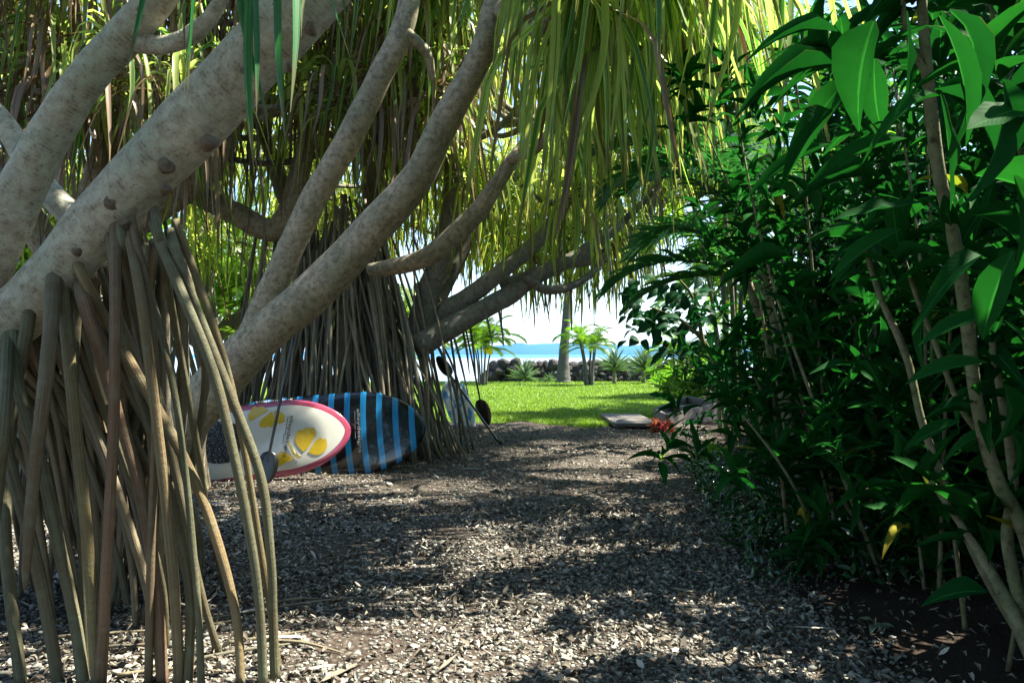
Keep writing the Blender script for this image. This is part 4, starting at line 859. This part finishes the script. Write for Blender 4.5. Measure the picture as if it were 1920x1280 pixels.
class Board:
    def __init__(s, name, label, nose, ax, up, Lb, Wb, kind, T=.11, rock=.06):
        s.L, s.W, s.T, s.rock = Lb, Wb, T, rock; X = nrm(np.array(ax, float)); Yv = np.array(up, float); Yv = nrm(Yv - X * (Yv @ X)); Z = np.cross(X, Yv); s.O = np.array(nose, float); s.X, s.Y, s.Z = X, Yv, Z
        Mx = Matrix(((X[0], Yv[0], Z[0], s.O[0]), (X[1], Yv[1], Z[1], s.O[1]), (X[2], Yv[2], Z[2], s.O[2]), (0, 0, 0, 1)))
        s.t = thing(name, label, 'surfboard', M=Mx); PINV[s.t.name] = Matrix()
        t = np.concatenate([np.linspace(0, .06, 14)[:-1] ** 1.0, np.linspace(.06, .94, 60)[:-1], np.linspace(.94, 1, 12)]); t[0] = .0004; t[-1] = .9996
        a = np.linspace(0, 2 * np.pi, 56, endpoint=False); cs, sn = np.cos(a), np.sin(a); yn = np.sign(cs) * np.abs(cs) ** .75; zn = np.sign(sn) * np.abs(sn) ** .6
        w_ = s.w(t); V = np.stack([np.broadcast_to(-t[:, None] * Lb, (len(t), 56)), w_[:, None] * yn, s.th(t)[:, None] * zn + s.rk(t)[:, None]], -1)
        tt = np.linspace(0, 1, 500); ol = np.stack([-tt * Lb, s.w(tt)], 1)
        q = np.stack([V[..., 0], np.abs(V[..., 1])], -1).reshape(-1, 1, 2); ed = np.min(np.linalg.norm(q - ol[None], axis=2), axis=1)
        i = np.arange(len(t) - 1)[:, None] * 56; j = np.arange(56)[None]; k = (j + 1) % 56
        mb = MB(); mb.add(V.reshape(-1, 3), np.stack([i + j, i + k, i + 56 + k, i + 56 + j], -1).reshape(-1, 4), np.stack([-V[..., 0], V[..., 1]], -1).reshape(-1, 2), ed)
        s.deck = mb.build('deck', mat_board(kind), s.t, local=1)
    def w(s, t):
        t = np.asarray(t, float); f_ = np.where(t < .27, (1 - np.clip(1 - t / .27, 0, 1) ** 2) ** .587, 1 - .55 * np.clip((t - .5) / .5, 0, 1) ** 2.4)
        return s.W / 2 * f_ * np.clip((1 - t) / .04, 0, 1) ** .4
    def th(s, t): return s.T / 2 * np.clip(np.minimum(t / .25, (1 - t) / .2), .02, 1) ** .5
    def rk(s, t): return -s.rock * np.clip((.3 - t) / .3, 0, 1) ** 2
    def z(s, x, y):
        t = np.clip(-x / s.L, .0005, .9995); r_ = np.clip(np.abs(y) / np.maximum(s.w(t), 1e-4), 0, 1) ** (1 / .75); return s.th(t) * (1 - r_ ** 2) ** .3 + s.rk(t)
    def at(s, u, v):                       # photo pixel -> deck coordinates (for measuring the print)
        o = np.array([0, 0, H]); d = P(u, v, 1.0) - o; k = ((s.O + s.Z * .05 - o) @ s.Z) / (d @ s.Z); q = o + d * k - s.O; return np.array([q @ s.X, q @ s.Y])
    def decal(s, name, polys, mat, lift=.003):
        mb = MB()
        for V2, T_ in polys:
            V2 = np.asarray(V2); mb.add(np.column_stack([V2, s.z(V2[:, 0], V2[:, 1]) + lift]), T_)
        return mb.build(name, mat, s.deck, True, local=1)
    def text(s, name, txt, p0, p1, hgt, mat, lift=.004, shear=0.0):
        cu = bpy.data.curves.new('lettering', 'FONT'); cu.body = txt; cu.size = 1; cu.resolution_u = 3; cu.shear = shear; ob = bpy.data.objects.new('lettering', cu); COL.objects.link(ob)
        dg = bpy.context.evaluated_depsgraph_get(); me = bpy.data.meshes.new_from_object(ob.evaluated_get(dg)); bpy.data.objects.remove(ob)
        me.calc_loop_triangles(); V = np.array([v.co[:2] for v in me.vertices]); T_ = np.array([l.vertices[:] for l in me.loop_triangles]); V[:, 0] /= V[:, 0].max(); V[:, 1] *= hgt / .75
        p0, p1 = np.asarray(p0), np.asarray(p1); d = p1 - p0; q = nrm(d); nn = np.array([-q[1], q[0]])
        s.decal(name, [(p0 + V[:, :1] * d + V[:, 1:2] * nn, T_)], mat, lift)
def poly(pts):
    pts = np.asarray(pts); c = pts.mean(0); n = len(pts); V = np.vstack([c, pts, c + (pts - c) * .5])
    T_ = [[0, 1 + n + k, 1 + n + (k + 1) % n] for k in range(n)] + [[1 + n + k, 1 + k, 1 + (k + 1) % n] for k in range(n)] + [[1 + n + k, 1 + (k + 1) % n, 1 + n + (k + 1) % n] for k in range(n)]
    return V, np.array(T_)
def zp(bd, lst): return poly([bd.at(400 + a / 4.364, 700 + b / 4.364) for a, b in smooth_path([*lst, lst[0]], 40)[:-1]])
M_print_y = flat('print_yellow', (.62, .42, .015), .25, .12, 30, .5, .5); M_print_k = flat('print_black', (.012, .012, .012), .3); M_print_w = flat('print_white', (.75, .75, .72), .3)
M_print_o = flat('print_olive', (.42, .36, .12), .3); M_carbon = flat('paddle_black', (.012, .014, .013), .3, .3, 20, .5, .3)
m = NT('deck_pad'); n = m.noise(m.pos(), 90, 2); M_pad = m.done(m.pbr(m.ramp(n, [(.5, (.02, .02, .02)), (.6, (.25, .27, .26))], 'CONSTANT'), .9))
blue = Board('surfboard', 'glossy black surfboard with blue cross stripes, pointed nose to the right', P(798, 800, 8.45), (1, .05, .085), (.0, .2, 1), 2.7, .88, 'blue')
blue.text('lettering', 'alleydesigns', blue.at(669, 766), blue.at(673, 848), .036, M_print_w)
blue.text('lettering', 'alleydesigns', blue.at(548, 746), blue.at(478, 752), .026, M_print_w)
blue.text('lettering', 'alleydesigns', blue.at(472, 908), blue.at(516, 908), .02, M_print_w)
ln = []
for a, b, c, d in ((665, 770, 665.8, 805), (665.9, 808, 666.5, 822)):
    p, q = blue.at(a, b), blue.at(c, d); ln.append((np.array([p, p + [.004, 0], q + [.004, 0], q]), np.array([[0, 1, 2], [0, 2, 3]])))
blue.decal('underline', ln, M_print_w, .004)
white = Board('surfboard', 'white surfboard with dark pink rim and yellow flowers leaning before the striped one', P(656, 804, 8.0), (1, .04, .135), (.0, .2, 1), 2.45, .76, 'white')
FL = ([(735, 640), (690, 590), (668, 540), (690, 470), (722, 462), (750, 440), (790, 446), (815, 440), (836, 490), (805, 550), (775, 600)],
      [(772, 642), (800, 595), (830, 550), (870, 522), (893, 536), (915, 530), (922, 600), (885, 650), (830, 665)],
      [(662, 690), (620, 660), (560, 635), (530, 655), (505, 655), (488, 710), (492, 775), (560, 745), (620, 715)],
      [(452, 300), (400, 268), (360, 276), (330, 268), (285, 335), (300, 388), (370, 350)],
      [(472, 310), (430, 345), (395, 375), (378, 430), (430, 442), (450, 430), (480, 438), (505, 400), (495, 350)],
      [(500, 305), (545, 315), (585, 345), (574, 365), (588, 385), (550, 408), (512, 405), (500, 350)])
for f_ in FL: white.decal('petal', [zp(white, f_)], M_print_y, .003)
white.decal('stamen', [zp(white, [(612, 560), (622, 555), (655, 640), (700, 690), (720, 680), (712, 672), (690, 695), (640, 650)])], M_print_o, .004)
white.text('lettering', 'alleydesigns', white.at(545, 778), white.at(531, 857), .038, M_print_k, .005)
white.decal('underline', [(np.array([white.at(540, 780), white.at(541, 780), white.at(535, 815), white.at(534, 815)]), np.array([[0, 1, 2], [0, 2, 3]])), (np.array([white.at(532.6, 812), white.at(533.6, 812), white.at(531, 832), white.at(530, 832)]), np.array([[0, 1, 2], [0, 2, 3]]))], M_print_k, .005)
white.decal('deck_pad', [zp(white, [(150, 400), (200, 430), (228, 520), (225, 610), (190, 690), (120, 730), (-60, 720), (-200, 560), (-120, 420), (20, 390)])], M_pad, .006)
third = Board('surfboard', 'pale blue and white surfboard half hidden behind the prop roots by the path', P(842, 712, 13.9), (-.38, .05, 1), (-1, -.25, 0), 1.0, .46, 'pale', .09, .0)
# paddles
def paddle(label, top, blade_top, tip, wide=.2, side=(1, 0, 0)):
    top, bt, tip = (np.asarray(p_, float) for p_ in (top, blade_top, tip)); t = thing('paddle', label, 'paddle', tip); d = nrm(tip - bt)
    mb = MB(); tube(mb, [top, (top + bt) / 2, bt, bt + (tip - bt) * .35], [.014, .0145, .014, .008], 20, 10); mb.build('shaft', M_carbon, t)
    s_ = np.asarray(side, float); s_ = nrm(s_ - d * (s_ @ d)); n_ = np.cross(s_, d)
    ff = np.linspace(0, 1, 16); wv = wide / 2 * np.clip(np.sin(np.pi * np.clip(.10 + .80 * ff ** .8, 0, 1)), 0.05, 1) ** .8; wv[0] = .012; wv[-1] *= .6
    V = []
    for f_, w_ in zip(ff, wv):
        c = bt + (tip - bt) * f_
        V += [c - s_ * w_, c - s_ * w_ * .5 + n_ * .008, c + n_ * .012, c + s_ * w_ * .5 + n_ * .008, c + s_ * w_, c + s_ * w_ * .5 - n_ * .006, c - n_ * .008, c - s_ * w_ * .5 - n_ * .006]
    V = np.array(V); i = np.arange(15)[:, None] * 8; j = np.arange(8)[None]; k = (j + 1) % 8
    mb = MB(); mb.add(V, np.stack([i + j, i + k, i + 8 + k, i + 8 + j], -1).reshape(-1, 4)); mb.add(V[-8:], [[0, 1, 2, 3], [0, 3, 4, 5], [0, 5, 6, 7]]); mb.build('blade', M_carbon, t)
    hd = nrm(top - bt); mb = MB(); tube(mb, [top - s_ * .055, top + hd * .012, top + s_ * .055], [.012, .016, .012], 8, 8); mb.build('grip', M_carbon, t)
paddle('black paddle leaning on the white flowered surfboard', P(566, 560, 7.95), P(506, 845, 7.62), P(498, 906, 7.55), .2)
paddle('dark paddle standing blade down beside the root cone by the lawn', P(868, 590, 11.2), P(900, 748, 12.9), G(914, 799) + [0, 0, .02], .24)
paddle('dark paddle slanting with its grip on the gravel right of the root cone', G(936, 833) + [0, 0, .02], P(845, 704, 10.6), P(820, 668, 10.5), .16)

# ---------------------------------------------------------------- unseen trees and hedge shrubs round the viewpoint, added to block sky light
def added_shade_tree(label, base, top, n, rad, L=.34):
    base = np.array(base, float); t = thing('added_shade_tree', label, 'tree', base, 'shading trees added around the viewpoint'); c = np.array(top, float)
    mb = MB(); tube(mb, [base, base * .6 + c * .4 + [.1, 0, 0], c], [.2, .16, .07], 24, 12, .05); mb.build('trunk', M_bark, t); Ms = []
    for k in range(n):
        d = nrm(rng.normal(0, 1, 3)) * rng.random() ** .4; p = c + d * np.array([rad, rad, rad * .45])
        if k < 14:
            mb = MB(); a = base * .45 + c * .55; tube(mb, [a, (a + p) / 2 + [0, 0, .2], p], [.07, .05, .02], 12, 7, .05); mb.build('branch', M_bark, t)
        Ms.append(whorl(p, d * .5 + [0, 0, .8], 11, L, .32, (.3, 1.6)))
    Ms = np.concatenate(Ms); scatter(t, BL, None, Ms, rng.integers(0, 5, len(Ms)), rng.random(len(Ms)), M_hedge, 0)
added_shade_tree('unseen broadleaf tree added to block sky light behind the viewpoint, left side', (-3.4, -2.4, 0), (-2.6, -1.6, 5.6), 190, 3.4)
added_shade_tree('unseen broadleaf tree added to block sky light behind the viewpoint, right side', (3.6, -2.0, 0), (2.8, -1.4, 5.4), 330, 3.2)
added_shade_tree('unseen broadleaf tree added to block sky light farther behind the viewpoint', (.5, -7.5, 0), (.3, -6.5, 5.0), 240, 4.2)
for x, y, lab in ((2.6, 1.6, 'unseen hedge shrub added for shade just outside the right edge'), (2.9, -.4, 'unseen hedge shrub added for shade behind the viewpoint on the right')):
    shrub('hedge_shrub', lab, (x, y), 12, (1.6, 3.4), .30, .24, M_hedge, 0, (-.02, 0), .9, 7, 13, .013, 'shrubs of the right hedge')

# ---------------------------------------------------------------- the air over the sea
m = NT('haze_air'); pv_ = m.n('VolumePrincipled', {'Color': (.22, .55, 1.0), 'Density': 6.5e-5, 'Anisotropy': .0}); m.t.links.new(pv_.outputs[0], m.out.inputs['Volume'])
mb = MB(); mb.box((0, 4450, 113), (18800, 9900, 234)); mb.build('haze', m.m, None, False, kind='stuff')
